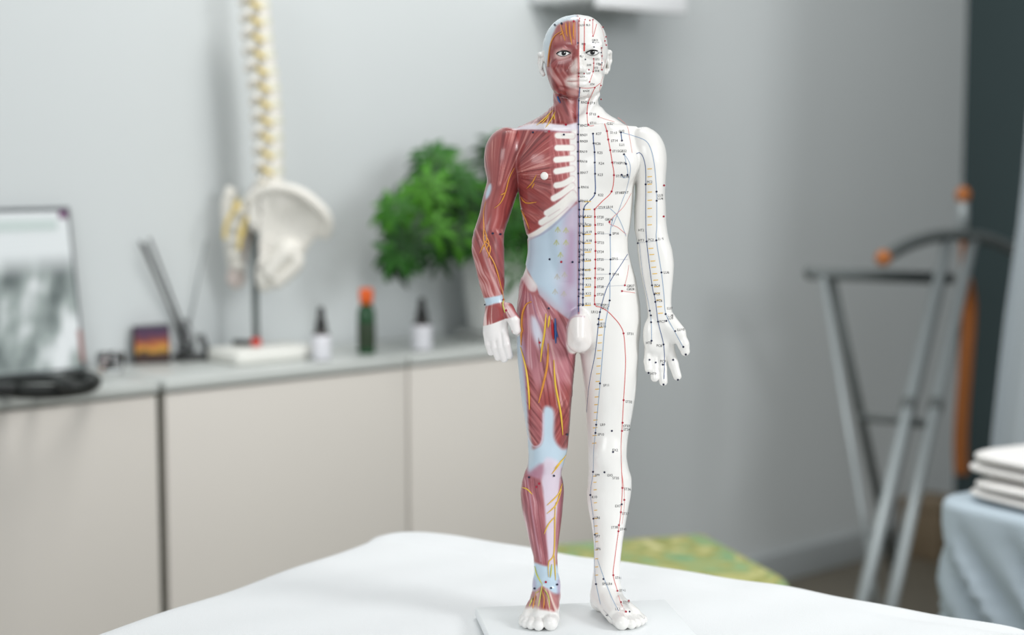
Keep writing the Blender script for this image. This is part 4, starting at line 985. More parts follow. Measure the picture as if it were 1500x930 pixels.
# base plate of the figure
_pl, _pr = on_z(696, 889, ZF), on_z(974, 877.5, ZF)
M_ACR = mat('white_acrylic', srgb(242, 245, 246), 0.35, 0.25)
_e = (_pr - _pl).normalized(); _f = Vector((_e.y, -_e.x, 0)); _w = (_pr - _pl).length
_pc = (_pl + _pr) / 2 + _f * 0.065
_b = MB().box((_pc.x, _pc.y, ZF - PLATE_T / 2), (_w, 0.13, PLATE_T), ax=Matrix.Rotation(atan2(_e.y, _e.x), 4, 'Z'), bev=0.0012)
_b.build('base_plate', M_ACR, FIG, origin=(_pc.x, _pc.y, ZF - PLATE_T))

# ================================================================== low cabinets along the wall
M_DOOR = mat('beige_lacquer', srgb(219, 214, 207), 0.45, 0.4, noise=0.015, nscale=5)
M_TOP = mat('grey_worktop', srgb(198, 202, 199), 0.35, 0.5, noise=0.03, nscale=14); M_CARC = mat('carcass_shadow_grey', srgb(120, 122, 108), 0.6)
CD = 0.24
HC = on_wall(0, 583, CD).z
T238 = wt(on_wall(238, 570, CD)); T600 = wt(on_wall(600, 525, CD)); TEND = wt(on_wall(905, 490, CD))
def cabinet(t0, t1, label, i0=0.004, i1=0.004):
    r = empty('low_cabinet', wp((t0 + t1) / 2, CD / 2, 0), label=label, cat='cabinet', group='low beige cabinets along the wall')
    org = wp((t0 + t1) / 2, CD / 2, 0)
    wbox(MB(), t0 + 0.001, t1 - 0.001, 0.016, CD - 0.022, 0.05, HC - 0.019).build('body', M_CARC, r, origin=org)
    wbox(MB(), t0 + i0, t1 - i1, CD - 0.021, CD - 0.004, 0.06, HC - 0.022, 0.002).build('door', M_DOOR, r, origin=org)
    wbox(MB(), t0 + 0.03, t1 - 0.03, 0.03, CD - 0.05, 0.0, 0.049).build('plinth', M_CARC, r, origin=org)
    wbox(MB(), t0 + 0.0005, t1 - 0.0005, 0.015, CD, HC - 0.018, HC, 0.004).build('top_panel', M_TOP, r, origin=org)
    return r
cabinet(T238 - 0.95, T238 - 0.004, 'low beige cabinet at the left edge, below the leaning picture panel')
cabinet(T238 + 0.004, T600 - 0.0015, 'low beige cabinet in the middle, carrying the spine model', 0.004, 0.0012)
cabinet(T600 + 0.0015, TEND, 'low beige cabinet on the right, carrying the potted plant', 0.0012, 0.004)

# ================================================================== things on the cabinets
M_BLACK = mat('black_plastic', srgb(28, 30, 30), 0.4); M_BLKFAB = mat('black_webbing', srgb(26, 30, 28), 0.6, noise=0.2, nscale=60); M_WHITEP = mat('white_paper_label', srgb(226, 226, 232), 0.5)
M_GLASS = mat('clear_glass', (1, 1, 1, 1), 0.02, 0.5, trans=1.0)
def picture_mat():
    m = mat('picture_print', srgb(200, 206, 206), 0.4, 0.3)
    nt = m.node_tree; b = nt.nodes['Principled BSDF']; tc = nt.nodes.new('ShaderNodeTexCoord')
    mp = nt.nodes.new('ShaderNodeMapping'); mp.inputs['Scale'].default_value = (26, 1, 9); nt.links.new(tc.outputs['Object'], mp.inputs['Vector'])
    n = nt.nodes.new('ShaderNodeTexNoise'); n.inputs['Scale'].default_value = 1.0; n.inputs['Detail'].default_value = 5; nt.links.new(mp.outputs[0], n.inputs['Vector'])
    cr_ = nt.nodes.new('ShaderNodeValToRGB'); e = cr_.color_ramp.elements
    e[0].position = 0.36; e[0].color = srgb(96, 106, 106); e[1].position = 0.62; e[1].color = srgb(232, 236, 238)
    q = cr_.color_ramp.elements.new(0.5); q.color = srgb(164, 174, 172)
    nt.links.new(n.outputs[0], cr_.inputs[0])
    sx = nt.nodes.new('ShaderNodeSeparateXYZ'); nt.links.new(tc.outputs['Object'], sx.inputs[0])
    mr = nt.nodes.new('ShaderNodeMapRange'); mr.inputs['From Min'].default_value = 0.155; mr.inputs['From Max'].default_value = 0.195
    nt.links.new(sx.outputs['Z'], mr.inputs['Value'])
    mx = nt.nodes.new('ShaderNodeMix'); mx.data_type = 'RGBA'; mx.inputs[7].default_value = srgb(230, 235, 237)
    nt.links.new(mr.outputs[0], mx.inputs[0]); nt.links.new(cr_.outputs[0], mx.inputs[6])
    w = nt.nodes.new('ShaderNodeTexWave'); w.bands_direction = 'Z'; w.inputs['Scale'].default_value = 42; w.inputs['Distortion'].default_value = 0.5; nt.links.new(tc.outputs['Object'], w.inputs['Vector'])
    mx2 = nt.nodes.new('ShaderNodeMix'); mx2.data_type = 'RGBA'; mx2.blend_type = 'MULTIPLY'; mx2.inputs[0].default_value = 0.16
    nt.links.new(mx.outputs[2], mx2.inputs[6]); nt.links.new(w.outputs[0], mx2.inputs[7]); nt.links.new(mx2.outputs[2], b.inputs['Base Color'])
    return m
_br = on_z(126, 542, HC); _tr = on_y(101, 303, _br.y + 0.012)
_up = _tr - _br; _lf = -WE * 0.25; _nn = _up.cross(_lf).normalized()
_nn = -_nn if _nn.y > 0 else _nn
PIC = empty('picture_panel', _br + _lf * 0.5, label='leaning picture panel with grey printed image and dark edge, at the left edge', cat='picture')
def slab(b, o, a, c, th, n):
    v = [o, o + a, o + a + c, o + c]; w = [p - n * th for p in v]
    return b.add([tuple(p) for p in v + w], [(0, 1, 2, 3), (7, 6, 5, 4), (0, 4, 5, 1), (1, 5, 6, 2), (2, 6, 7, 3), (3, 7, 4, 0)])
slab(MB(), _br, _lf, _up, 0.008, _nn).build('backing', mat('dark_panel_edge', srgb(70, 76, 80), 0.4), PIC, origin=_br + _lf * 0.5)
slab(MB(), _br + _lf * 0.018 + _up * 0.02 + _nn * 0.0006, _lf * 0.964, _up * 0.955, 0.0005, _nn).build('print', picture_mat(), PIC, origin=_br + _lf * 0.5)
slab(MB(), _br + _lf * 0.02 + _up * 0.93 + _nn * 0.0016, _lf * 0.06, _up * 0.05, 0.0004, _nn).build('corner_sticker', mat('plum_sticker', srgb(120, 84, 116), 0.4), PIC, origin=_br)
slab(MB(), _br + _lf * 0.10 + _up * 0.86 + _nn * 0.0016, _lf * 0.86, _up * 0.07, 0.0004, _nn).build('title_band', mat('pale_green_band', srgb(196, 208, 206), 0.4), PIC, origin=_br)
slab(MB(), _br + _lf * 0.004 + _up * 0.05 + _nn * 0.0016, _lf * 0.03, _up * 0.2, 0.0004, _nn).build('side_strip', mat('brick_red_strip', srgb(140, 84, 78), 0.4), PIC, origin=_br)
# coiled strap
def ctr(u, v, h): return on_z(u, v, HC + h)
STR = empty('coiled_strap', on_z(85, 556, HC), label='black coiled webbing strap lying in front of the picture panel', cat='strap')
_o = on_z(85, 556, HC)
MB().tube(cr([ctr(-30, 566, .012), ctr(0, 569, .012), ctr(30, 573, .012), ctr(80, 573, .012), ctr(122, 568, .012), ctr(138, 559, .013), ctr(128, 553, .013), ctr(108, 552, .014), ctr(96, 556, .014)], 6), 0.0115, 10, flat=0.9).build('front_loop', M_BLKFAB, STR, origin=_o)
MB().tube(cr([ctr(-30, 561, .012), ctr(0, 559, .014), ctr(34, 556, .018), ctr(70, 555, .024), ctr(90, 556, .028), ctr(100, 560, .026), ctr(114, 564, .026), ctr(134, 563, .030)], 6), 0.0075, 10, flat=0.9).build('back_loop', M_BLKFAB, STR, origin=_o)
MB().box(ctr(4, 570, .018), (.035, .02, .014), rz=0.3, bev=.003).build('buckle', M_BLACK, STR, origin=_o)
MB().tube(cr([ctr(88, 556, .030), ctr(94, 562, .032), ctr(104, 566, .032), ctr(120, 568, .028)], 5), 0.0105, 10, flat=0.8).build('strap_end', M_BLKFAB, STR, origin=_o)
# small glass dish
_o = on_z(163, 545, HC)
GD = empty('glass_dish', _o, label='small clear glass dish between the picture panel and the sunset box', cat='dish')
MB().lathe([(0.0, 0.0), (0.018, 0.0), (0.021, 0.006), (0.023, 0.03), (0.0205, 0.032), (0.018, 0.008), (0.0, 0.006)], tuple(_o), 24).build('bowl', M_GLASS, GD, origin=_o)
MB().ball((_o.x, _o.y, _o.z + 0.014), (0.008, 0.008, 0.007), 10, 8).build('glass_bead', M_GLASS, GD, origin=_o)
# box with a sunset print
def sunset_mat():
    m = mat('sunset_print', srgb(90, 60, 60), 0.35); nt = m.node_tree; b = nt.nodes['Principled BSDF']
    tc = nt.nodes.new('ShaderNodeTexCoord'); sx = nt.nodes.new('ShaderNodeSeparateXYZ'); nt.links.new(tc.outputs['Object'], sx.inputs[0])
    n = nt.nodes.new('ShaderNodeTexNoise'); n.inputs['Scale'].default_value = 45; nt.links.new(tc.outputs['Object'], n.inputs['Vector'])
    ad = nt.nodes.new('ShaderNodeMath'); ad.operation = 'MULTIPLY_ADD'; ad.inputs[1].default_value = 0.022; nt.links.new(n.outputs[0], ad.inputs[0]); nt.links.new(sx.outputs['Z'], ad.inputs[2])
    mr = nt.nodes.new('ShaderNodeMapRange'); mr.inputs['From Min'].default_value = 0.011; mr.inputs['From Max'].default_value = 0.072; nt.links.new(ad.outputs[0], mr.inputs['Value'])
    r = nt.nodes.new('ShaderNodeValToRGB'); e = r.color_ramp.elements
    e[0].position = 0.0; e[0].color = srgb(96, 66, 54); e[1].position = 1.0; e[1].color = srgb(66, 52, 84)
    for p, c in ((0.12, (44, 36, 36)), (0.3, (72, 46, 40)), (0.40, (196, 150, 60)), (0.52, (186, 110, 62)), (0.66, (128, 66, 62)), (0.82, (88, 56, 82))):
        q = r.color_ramp.elements.new(p); q.color = srgb(*c)
    nt.links.new(mr.outputs[0], r.inputs[0]); nt.links.new(r.outputs[0], b.inputs['Base Color'])
    return m
_o = on_z(222, 530, HC); _bx = empty('small_box', _o, label='small dark box with a purple and orange sunset print', cat='box')
_ra = Matrix.Rotation(radians(14), 4, 'Z')
MB().box((_o.x, _o.y, HC + 0.0315), (0.062, 0.05, 0.063), ax=_ra, bev=0.002).build('carton', mat('black_carton', srgb(34, 32, 36), 0.4), _bx, origin=(_o.x, _o.y, HC))
_fc = _ra @ Vector((0.001, -0.0256, 0))
MB().box((_o.x + _fc.x, _o.y + _fc.y, HC + 0.0315), (0.056, 0.001, 0.060), ax=_ra).build('printed_front', sunset_mat(), _bx, origin=(_o.x, _o.y, HC))
# reed diffuser
_o = on_z(281, 527, HC); RD = empty('reed_diffuser', _o, label='glass reed diffuser with black reeds on a black tray', cat='diffuser')
MB().box((_o.x, _o.y, HC + 0.005), (0.056, 0.05, 0.010), rz=0.5, bev=0.003).build('tray', M_BLACK, RD, origin=_o)
_g = on_z(272, 524, HC)
MB().lathe([(0.0, 0.0105), (0.015, 0.0105), (0.017, 0.013), (0.017, 0.045), (0.008, 0.054), (0.0075, 0.066), (0.0055, 0.066), (0.006, 0.054), (0.0150, 0.044), (0.015, 0.0135), (0.0, 0.0125)], (_g.x, _g.y, HC), 24).build('bottle', M_GLASS, RD, origin=_o)
_y = _g.y
for (a_, b_, m_) in (((275, 508), (205, 353), M_BLACK), ((277, 503), (219, 349), M_BLACK), ((274, 512), (211, 357), M_BLACK), ((270, 512), (302, 353), mat('grey_reed', srgb(110, 118, 120), 0.5))):
    MB().tube([on_y(a_[0], a_[1], _y), on_y(b_[0], b_[1], _y - (0.075 if b_[0] < 250 else 0.0))], 0.0022 if b_[0] < 250 else 0.0014, 8).build('reed', m_, RD, origin=_o)
for (a_, b_) in (((304, 522), (290, 490)), ((309, 523), (296, 489))):
    MB().tube([on_y(a_[0], a_[1], _o.y), on_y(b_[0], b_[1], _o.y)], 0.0028, 8).build('tray_clip', M_BLACK, RD, origin=_o)

# ---- spine and pelvis model
M_BONE = mat('bone_plastic', srgb(232, 229, 221), 0.45, 0.4, noise=0.03, nscale=30); M_DISC = mat('disc_plastic', srgb(214, 214, 196), 0.45); M_NYEL = mat('yellow_nerve_plastic', srgb(226, 202, 122), 0.45)
M_STEEL = mat('grey_rod', srgb(110, 118, 118), 0.35, metal=0.6); M_REDP = mat('red_clamp', srgb(206, 60, 48), 0.4)
M_BONEP = mat('pinkish_bone_plastic', srgb(222, 208, 202), 0.45, noise=0.04, nscale=25)
_o = on_z(385, 527, HC)
SPN = empty('spine_model', _o, label='plastic spine and pelvis model with yellow nerves on a rod stand', cat='anatomy model')
SY = _o.y
def sp(u, v, dy=0.0): return on_y(u, v, SY + dy)
PX = (sp(386, 200) - sp(385, 200)).length
MB().box((_o.x, _o.y, HC + 0.012), (0.165, 0.10, 0.024), ax=RWALL, bev=0.008).build('stand_base', mat('ivory_stand', srgb(230, 230, 224), 0.4), SPN, origin=_o)
MB().tube([(sp(372, 300).x, SY, HC + 0.02), sp(372, 300)], 0.006, 12).build('rod', M_STEEL, SPN, origin=_o)
MB().tube(cr([sp(372, 300), sp(380, 262), sp(392, 200), sp(384, 100), sp(366, -40)], 5), 0.004, 8).build('rod_core', M_STEEL, SPN, origin=_o)
MB().lathe([(0.0, 0.0), (0.008, 0.0), (0.009, 0.004), (0.009, 0.011), (0.006, 0.014), (0.0, 0.014)], (sp(372, 300).x, SY, HC + 0.0245), 16).build('red_clamp', M_REDP, SPN, origin=_o)
MB().tube([(sp(338, 300).x, SY, HC + 0.03), (sp(368, 300).x, SY, HC + 0.03)], 0.005, 8).build('foot_bar', M_BLACK, SPN, origin=_o)
cx_ = lambda v: float(np.interp(v, [-60, 5, 75, 125, 175, 215, 262], [374, 382, 388, 395.5, 399, 400, 400]))
px_ = lambda v: float(np.interp(v, [-60, 5, 100, 125, 195, 262], [350, 357, 365, 371, 376, 380]))
_vs = [262 - 24.2 * i for i in range(13)]
for i_, v_ in enumerate(_vs):
    k = 1.0 - 0.018 * i_
    c = sp(cx_(v_), v_); s = sp(px_(v_), v_ + 5)
    r = 0.0195 * k; h = 0.0095
    b = MB().lathe([(0.0, -h), (r * 0.97, -h), (r, -h * 0.7), (r * 0.86, 0), (r, h * 0.7), (r * 0.97, h), (0.0, h)], tuple(c), 18)
    md = c.lerp(s, 0.55)
    b.tube([c.lerp(s, 0.3), md + Vector((0, -0.004, 0.002)), s + Vector((0, 0, -0.004)), s + Vector((-0.006, 0, -0.010))], [0.010 * k, 0.009 * k, 0.0085 * k, 0.004], 9)
    b.tube([md, md + Vector((-0.004, -0.022, 0.003)), md + Vector((-0.008, -0.030, 0.0))], [0.007, 0.006, 0.004], 8)
    b.tube([md, md + Vector((-0.004, 0.022, 0.003)), md + Vector((-0.008, 0.030, 0.0))], [0.007, 0.006, 0.004], 8)
    b.ball(s + Vector((0.002, -0.004, -0.002)), (0.011, 0.008, 0.0105), 12, 8, Matrix.Rotation(-0.5, 4, 'Y'))
    vb = b.build('vertebra', M_BONE, SPN, origin=c)
    v2 = v_ + 12.1
    c2 = sp(cx_(v2) - 6, v2)
    for sgn in (-1, 1):
        q = c2 + Vector((0, sgn * 0.014, 0))
        MB().tube(cr([q + Vector((-0.010, 0, 0.003)), q + Vector((0.0, sgn * 0.004, -0.001)), q + Vector((0.010, sgn * 0.007, -0.006))], 3), [0.0032] * 7, 8).build('nerve_root', M_NYEL, vb, origin=q)
    if i_ < 12:
        vd = v_ - 12.1; cd = sp(cx_(vd), vd)
        MB().lathe([(0.0, -0.0055), (r * 0.95, -0.0055), (r, 0), (r * 0.95, 0.0055), (0.0, 0.0055)], tuple(cd), 18).build('disc', M_DISC, SPN, origin=cd)
# sacrum
b = MB()
for (u_, v_, a_, c_) in ((392, 282, 0.021, 0.016), (374, 296, 0.022, 0.018), (358, 312, 0.020, 0.018), (350, 332, 0.017, 0.017), (346, 352, 0.015, 0.016), (346, 372, 0.012, 0.014), (350, 388, 0.009, 0.011)):
    b.ball(sp(u_, v_, 0.01), (a_, 0.026, c_), 16, 10)
b.build('sacrum', M_BONE, SPN, origin=sp(360, 310))
b = MB()
for (u_, v_) in ((337, 286), (335, 302), (334, 318)): b.ball(sp(u_, v_, 0.03), (0.011, 0.012, 0.016), 12, 8)
b.tube(cr([sp(340, 276, .03), sp(332, 300, .03), sp(334, 330, .03), sp(338, 366, .03), sp(344, 400, .03)], 5), [0.010] * 21, 10)
b.build('sacral_crest', M_BONE, SPN, origin=sp(335, 300))
for pts_ in ([(352, 300), (336, 318), (330, 335), (329, 350)], [(362, 318), (356, 332), (350, 346)], [(350, 292), (342, 304)], [(358, 336), (352, 352), (350, 366)]):
    MB().tube(cr([sp(u_, v_, -0.026) for u_, v_ in pts_], 4), 0.0035, 8).build('sacral_nerve', M_NYEL, SPN, origin=sp(345, 320))
def hip_bone(dy, m, full, sgn):
    """iliac wing, hip socket, seat bone and pubic arm as one bone"""
    out = [(366, 296), (374, 285), (392, 277), (416, 276), (441, 283), (461, 298), (476, 314), (480, 333), (474, 346), (459, 351), (450, 364), (437, 382), (420, 402), (402, 419), (388, 427), (377, 421), (375, 405), (377, 384), (384, 372), (398, 366), (402, 352), (396, 340), (384, 336), (371, 340), (364, 322)]
    bm = bmesh.new()
    P = [(p.x, p.y) for p in cr([(a, b, 0) for a, b in out], 3, True)]
    vs = [bm.verts.new((u, 0, v)) for u, v in P]
    f = bm.faces.new(vs)
    bmesh.ops.triangulate(bm, faces=[f])
    for _ in range(2): bmesh.ops.subdivide_edges(bm, edges=[e for e in bm.edges if e.calc_length() > 9], cuts=1)
    bmesh.ops.triangulate(bm, faces=bm.faces[:])
    for w in bm.verts:
        u, v = w.co.x, w.co.z
        hollow = 0.016 * math.exp(-((u - 432) / 30) ** 2 - ((v - 312) / 24) ** 2)
        flare = -0.05 * max(0, (345 - v) / 75) * max(0, (u - 360) / 110)
        p = sp(u, v, dy + sgn * (hollow + flare * 0.8))
        w.co = p
    r = bmesh.ops.extrude_face_region(bm, geom=bm.faces[:])
    for w in [g for g in r['geom'] if isinstance(g, bmesh.types.BMVert)]: w.co.y += 0.014
    bmesh.ops.recalc_face_normals(bm, faces=bm.faces[:])
    b = MB(); bm.verts.ensure_lookup_table()
    b.add([tuple(w.co) for w in bm.verts], [[w.index for w in q.verts] for q in bm.faces], True); bm.free()
    # rounded crest, socket rim and seat bone
    b.tube(cr([sp(u, v, dy + 0.006 + sgn * (-0.04) * max(0, (345 - v) / 75) * max(0, (u - 360) / 110)) for u, v in out[:9]], 4), 0.0095, 9)
    b.ball(sp(424, 366, dy + 0.004), (0.024, 0.018, 0.021), 16, 10); b.ball(sp(388, 410, dy + 0.006), (0.014, 0.016, 0.02), 14, 10)
    b.tube(cr([sp(424, 366, dy), sp(408, 384, dy), sp(394, 404, dy)], 4), [0.017] * 9, 10); b.tube(cr([sp(428, 368, dy), sp(436, 384, dy), sp(420, 402, dy), sp(400, 416, dy)], 4), [0.012] * 13, 10)
    return b.build('hip_bone', m, SPN, origin=sp(420, 340, dy))
hip_bone(-0.030, M_BONE, True, 1.0)
b = MB(); b.ball(sp(346, 406, 0.03), (0.017, 0.014, 0.020), 14, 10); b.tube(cr([sp(372, 300, .03), sp(356, 350, .035), sp(346, 400, .03)], 4), [0.014] * 9, 10)
b.tube(cr([sp(372, 282, .03), sp(390, 276, .05), sp(420, 290, .07), sp(430, 320, .075)], 4), [0.010] * 13, 9); b.build('far_hip_bone', M_BONEP, SPN, origin=sp(350, 400, 0.03))

# ---- bottles
def bottle(u, v, w, h_body, h_cap, cols, label, kind):
    o = on_z(u, v, HC); p = (on_y(u + 1, v, o.y) - on_y(u, v, o.y)).length
    r = w * p / 2; hb = h_body * p; hc = h_cap * p
    e = empty('dropper_bottle' if kind == 'd' else 'glass_bottle', o, label=label, cat='bottle', group='small bottles on the cabinet')
    c = (o.x, o.y, HC)
    if kind == 'd':
        MB().lathe([(0, 0), (r * 0.94, 0), (r, 0.002), (r, hb * 0.9), (r * 0.9, hb * 0.98), (r * 0.5, hb * 1.06), (r * 0.5, hb * 1.1), (0, hb * 1.1)], c, 24).build('glass_body', cols[0], e, origin=o)
        MB().lathe([(r * 1.01, hb * 0.04), (r * 1.03, hb * 0.05), (r * 1.03, hb * 0.9), (r * 1.01, hb * 0.91)], c, 24).build('paper_label', M_WHITEP, e, origin=o)
        MB().lathe([(0, hb * 1.02), (r * 0.62, hb * 1.02), (r * 0.64, hb * 1.03), (r * 0.62, hb + hc * 0.42), (r * 0.42, hb + hc * 0.46), (r * 0.40, hb + hc * 0.8), (r * 0.26, hb + hc * 0.97), (0, hb + hc)], c, 20).build('dropper_cap', cols[1], e, origin=o)
    else:
        MB().lathe([(0, 0), (r * 0.95, 0), (r, 0.003), (r, hb * 0.78), (r * 0.93, hb * 0.88), (r * 0.6, hb * 0.97), (r * 0.5, hb * 1.02), (0, hb * 1.02)], c, 24).build('glass_body', cols[0], e, origin=o)
        MB().lathe([(r * 1.005, hb * 0.12), (r * 1.02, hb * 0.13), (r * 1.02, hb * 0.62), (r * 1.005, hb * 0.63)], c, 24).build('paper_label', mat('dark_green_label', srgb(40, 58, 34), 0.5), e, origin=o)
        MB().lathe([(0, hb * 0.99), (r * 0.70, hb * 0.99), (r * 0.78, hb + hc * 0.3), (r * 0.82, hb + hc * 0.8), (r * 0.72, hb + hc), (0, hb + hc)], c, 20).build('screw_cap', cols[1], e, origin=o)
M_AMB = mat('dark_amber_glass', srgb(44, 34, 30), 0.15)
bottle(471, 528, 27, 42, 38, (M_AMB, M_BLACK), 'dropper bottle with white label and black cap beside the spine model', 'd')
bottle(537, 518, 26, 74, 22, (mat('green_glass', srgb(18, 74, 36), 0.12, 0.6), mat('orange_cap', srgb(240, 104, 34), 0.4)), 'tall dark green bottle with an orange cap', 'g')
bottle(618, 513, 29, 42, 36, (M_AMB, M_BLACK), 'dropper bottle with white label and black cap nearest the plant', 'd')

# ---- potted plant
_o = wp(wt(on_wall(737, 495, 0.118)), 0.118, HC)
PLT = empty('potted_plant', _o, label='leafy green umbrella plant in a white pot behind the figure', cat='plant')
_p = (on_y(738, 480, _o.y) - on_y(737, 480, _o.y)).length
M_POT = mat('white_glazed_pot', srgb(222, 224, 222), 0.35)
MB().lathe([(0, 0.013), (47 * _p, 0.013), (50 * _p, 0.02), (58 * _p, 70 * _p), (61 * _p, 128 * _p), (63 * _p, 134 * _p), (61 * _p, 139 * _p), (57 * _p, 137 * _p), (56 * _p, 125 * _p), (0, 122 * _p)], (_o.x, _o.y, HC), 40).build('pot', M_POT, PLT, origin=_o)
MB().lathe([(0, 0.0005), (54 * _p, 0.0005), (68 * _p, 0.010), (69 * _p, 0.012), (66 * _p, 0.0125), (52 * _p, 0.005), (0, 0.005)], (_o.x, _o.y, HC), 40).build('saucer', M_POT, PLT, origin=_o)
MB().lathe([(0, 121 * _p), (55.5 * _p, 121 * _p), (54 * _p, 126 * _p), (0, 128 * _p)], (_o.x, _o.y, HC), 24).build('soil', mat('potting_soil', srgb(70, 56, 44), 0.9, noise=0.3, nscale=90), PLT, origin=_o)
M_LEAF = [mat('leaf_green', srgb(36, 88, 22), 0.5, 0.25, noise=0.25, nscale=40), mat('leaf_dark_green', srgb(20, 52, 18), 0.5, 0.25, noise=0.25, nscale=40), mat('leaf_light_green', srgb(66, 124, 30), 0.5, 0.25, noise=0.2, nscale=40)]
M_STEM = mat('plant_stem', srgb(104, 92, 56), 0.7, noise=0.2, nscale=40)
def whorl(seed):
    """one compound leaf: leaflets around the end of a stalk, local space"""
    rn = random.Random(seed); b = MB(); n = rn.choice((7, 8, 8, 9))
    for k in range(n):
        a = 2 * pi * k / n + rn.uniform(-.12, .12); L = rn.uniform(0.036, 0.052); W = L * rn.uniform(.25, .32); dr = rn.uniform(.25, .6)
        rows = []
        for i in range(6):
            t = i / 5; w = W * 0.5 * (sin(pi * min(1, t * 0.92 + 0.06)) ** 0.7) if 0 < i < 5 else 0.0012
            rr = 0.008 + L * t; z = -dr * L * t * t
            ca, sa = cos(a), sin(a)
            rows.append([(rr * ca - s * w * sa, rr * sa + s * w * ca, z + (0.18 * w if s else 0)) for s in (-1, 0, 1)])
        b.grid(rows)
        b.tube([(0, 0, 0), (0.008 * cos(a), 0.008 * sin(a), 0)], 0.0008, 4, cap=False)
    return b.mesh('leaf')
_wh = []
for s_ in range(5):
    for m_ in M_LEAF:
        me = whorl(s_); me.materials.append(m_); _wh.append(me)
_base = Vector((_o.x, _o.y, HC + 126 * _p))
_trunk = [cr([_base + Vector((dx, dy, 0)), _base + Vector((dx * 2.2, dy * 2, 0.05)), _base + Vector((dx * 5, dy * 3 - 0.01, 0.12 + dz))], 5) for dx, dy, dz in ((-0.02, -0.01, 0.0), (0.012, -0.012, 0.03), (0.03, 0.0, -0.02), (-0.005, 0.01, 0.05))]
for tr in _trunk: MB().tube(tr, [0.006 - 0.003 * i / len(tr) for i in range(len(tr))], 8).build('stem', M_STEM, PLT, origin=_base)
_rn = random.Random(21); _pts = []; _tries = 0
def infol(u, v):
    """crown outline measured on the photograph"""
    lob = [(645, 256, 34, 36), (606, 290, 26, 18), (650, 315, 66, 44), (588, 320, 22, 18), (585, 375, 20, 26), (620, 365, 34, 24), (700, 318, 40, 44), (742, 215, 28, 18), (765, 305, 66, 58), (850, 300, 72, 62), (790, 255, 50, 40), (765, 372, 34, 26)]
    return any(((u - a) / c) ** 2 + ((v - b) / d) ** 2 < 1 for a, b, c, d in lob)
while len(_pts) < 185 and _tries < 12000:
    _tries += 1
    u, v = _rn.uniform(565, 930), _rn.uniform(200, 412)
    if not infol(u, v): continue
    dn = _rn.uniform(0.055, 0.30)
    p = on_wall(u, v, dn)
    if any((p - q).length < 0.022 for q in _pts): continue
    _pts.append(p)
_cc = _base + Vector((0, 0, 0.10))
for i_, p in enumerate(_pts):
    lc = 2 if _rn.random() < 0.25 else (1 if _rn.random() < 0.4 else 0)
    o = bpy.data.objects.new('leaf', _wh[(_rn.randrange(5)) * 3 + lc]); link(o, PLT)
    o.location = p - _o
    out = (p - _cc).normalized() * 0.8 + Vector((0.2, -0.45, 0.55)); out.normalize()
    dw = (p - WO).dot(WN)
    if dw < 0.09: out = (out + WN * 0.8).normalized()
    o.rotation_euler = (out.to_track_quat('Z', 'Y') @ Matrix.Rotation(_rn.uniform(0, 6.28), 4, 'Z').to_quaternion()).to_euler()
    sc = _rn.uniform(0.75, 1.05) * (0.62 if dw < 0.08 else 1.0); o.scale = (sc, sc, sc)
    tr = min(_trunk, key=lambda t: (t[-1] - p).length)
    a = tr[-1] if (tr[-1] - p).length < 0.2 else tr[len(tr) // 2]
    if i_ % 2 == 0:
        MB().tube(cr([a, a.lerp(p, 0.5) + Vector((0, 0, 0.012)), p], 4), 0.0014, 5).build('leaf_stalk', M_STEM, PLT, origin=a)

# ---- wall unit high up
_q = on_wall(1008, 22, 0.20); _t1 = wt(_q); _t0 = wt(on_wall(874, 3, 0.20)); _z0 = _q.z
_o = wp((_t0 + _t1) / 2, 0, _z0)
ACU = empty('wall_unit', _o, label='white slatted unit mounted high on the wall behind the head', cat='air conditioner')
M_ACW = mat('white_housing', srgb(232, 234, 236), 0.4); M_ACG = mat('grey_slat', srgb(196, 198, 200), 0.4)
wbox(MB(), _t0, _t1, 0.002, 0.19, _z0 + 0.016, _z0 + 0.26, 0.012).build('housing', M_ACW, ACU, origin=_o)
for k in range(5):
    n_ = 0.055 + 0.028 * k
    wbox(MB(), _t0 + 0.03, _t1 - 0.03, n_, n_ + 0.014, _z0 + 0.008, _z0 + 0.015, 0.002).build('slat', M_ACG, ACU, origin=_o)
wbox(MB(), _t0 + 0.005, _t1 - 0.002, 0.188, 0.20, _z0, _z0 + 0.06, 0.004).build('front_lip', M_ACW, ACU, origin=_o)

# ---- green ottoman behind the bed
def fabric_mat():
    m = mat('green_leaf_fabric', srgb(120, 140, 70), 0.85, 0.2); nt = m.node_tree; b = nt.nodes['Principled BSDF']; tc = nt.nodes.new('ShaderNodeTexCoord')
    v = nt.nodes.new('ShaderNodeTexNoise'); v.inputs['Scale'].default_value = 13; v.inputs['Detail'].default_value = 3; v.inputs['Distortion'].default_value = 1.6; nt.links.new(tc.outputs['Object'], v.inputs['Vector'])
    r = nt.nodes.new('ShaderNodeValToRGB'); e = r.color_ramp.elements; e[0].position = 0.30; e[0].color = srgb(120, 156, 116); e[1].position = 0.74; e[1].color = srgb(214, 208, 160)
    for p, c in ((0.40, (146, 174, 128)), (0.48, (150, 152, 92)), (0.56, (172, 172, 112)), (0.64, (194, 194, 138))):
        q = r.color_ramp.elements.new(p); q.color = srgb(*c)
    nt.links.new(v.outputs[0], r.inputs[0]); nt.links.new(r.outputs[0], b.inputs['Base Color']); return m
OZ = 0.45
_f0, _r0, _l0 = on_z(1035, 775, OZ), on_z(1170, 847, OZ), on_z(868, 812, OZ)
_ea = (_r0 - _f0).normalized(); _eb = Vector((-_ea.y, _ea.x, 0)); _eb = -_eb if _eb.x > 0 else _eb
OWA, OWB = (_r0 - _f0).length, max(0.3, (_l0 - _f0).dot(_eb))
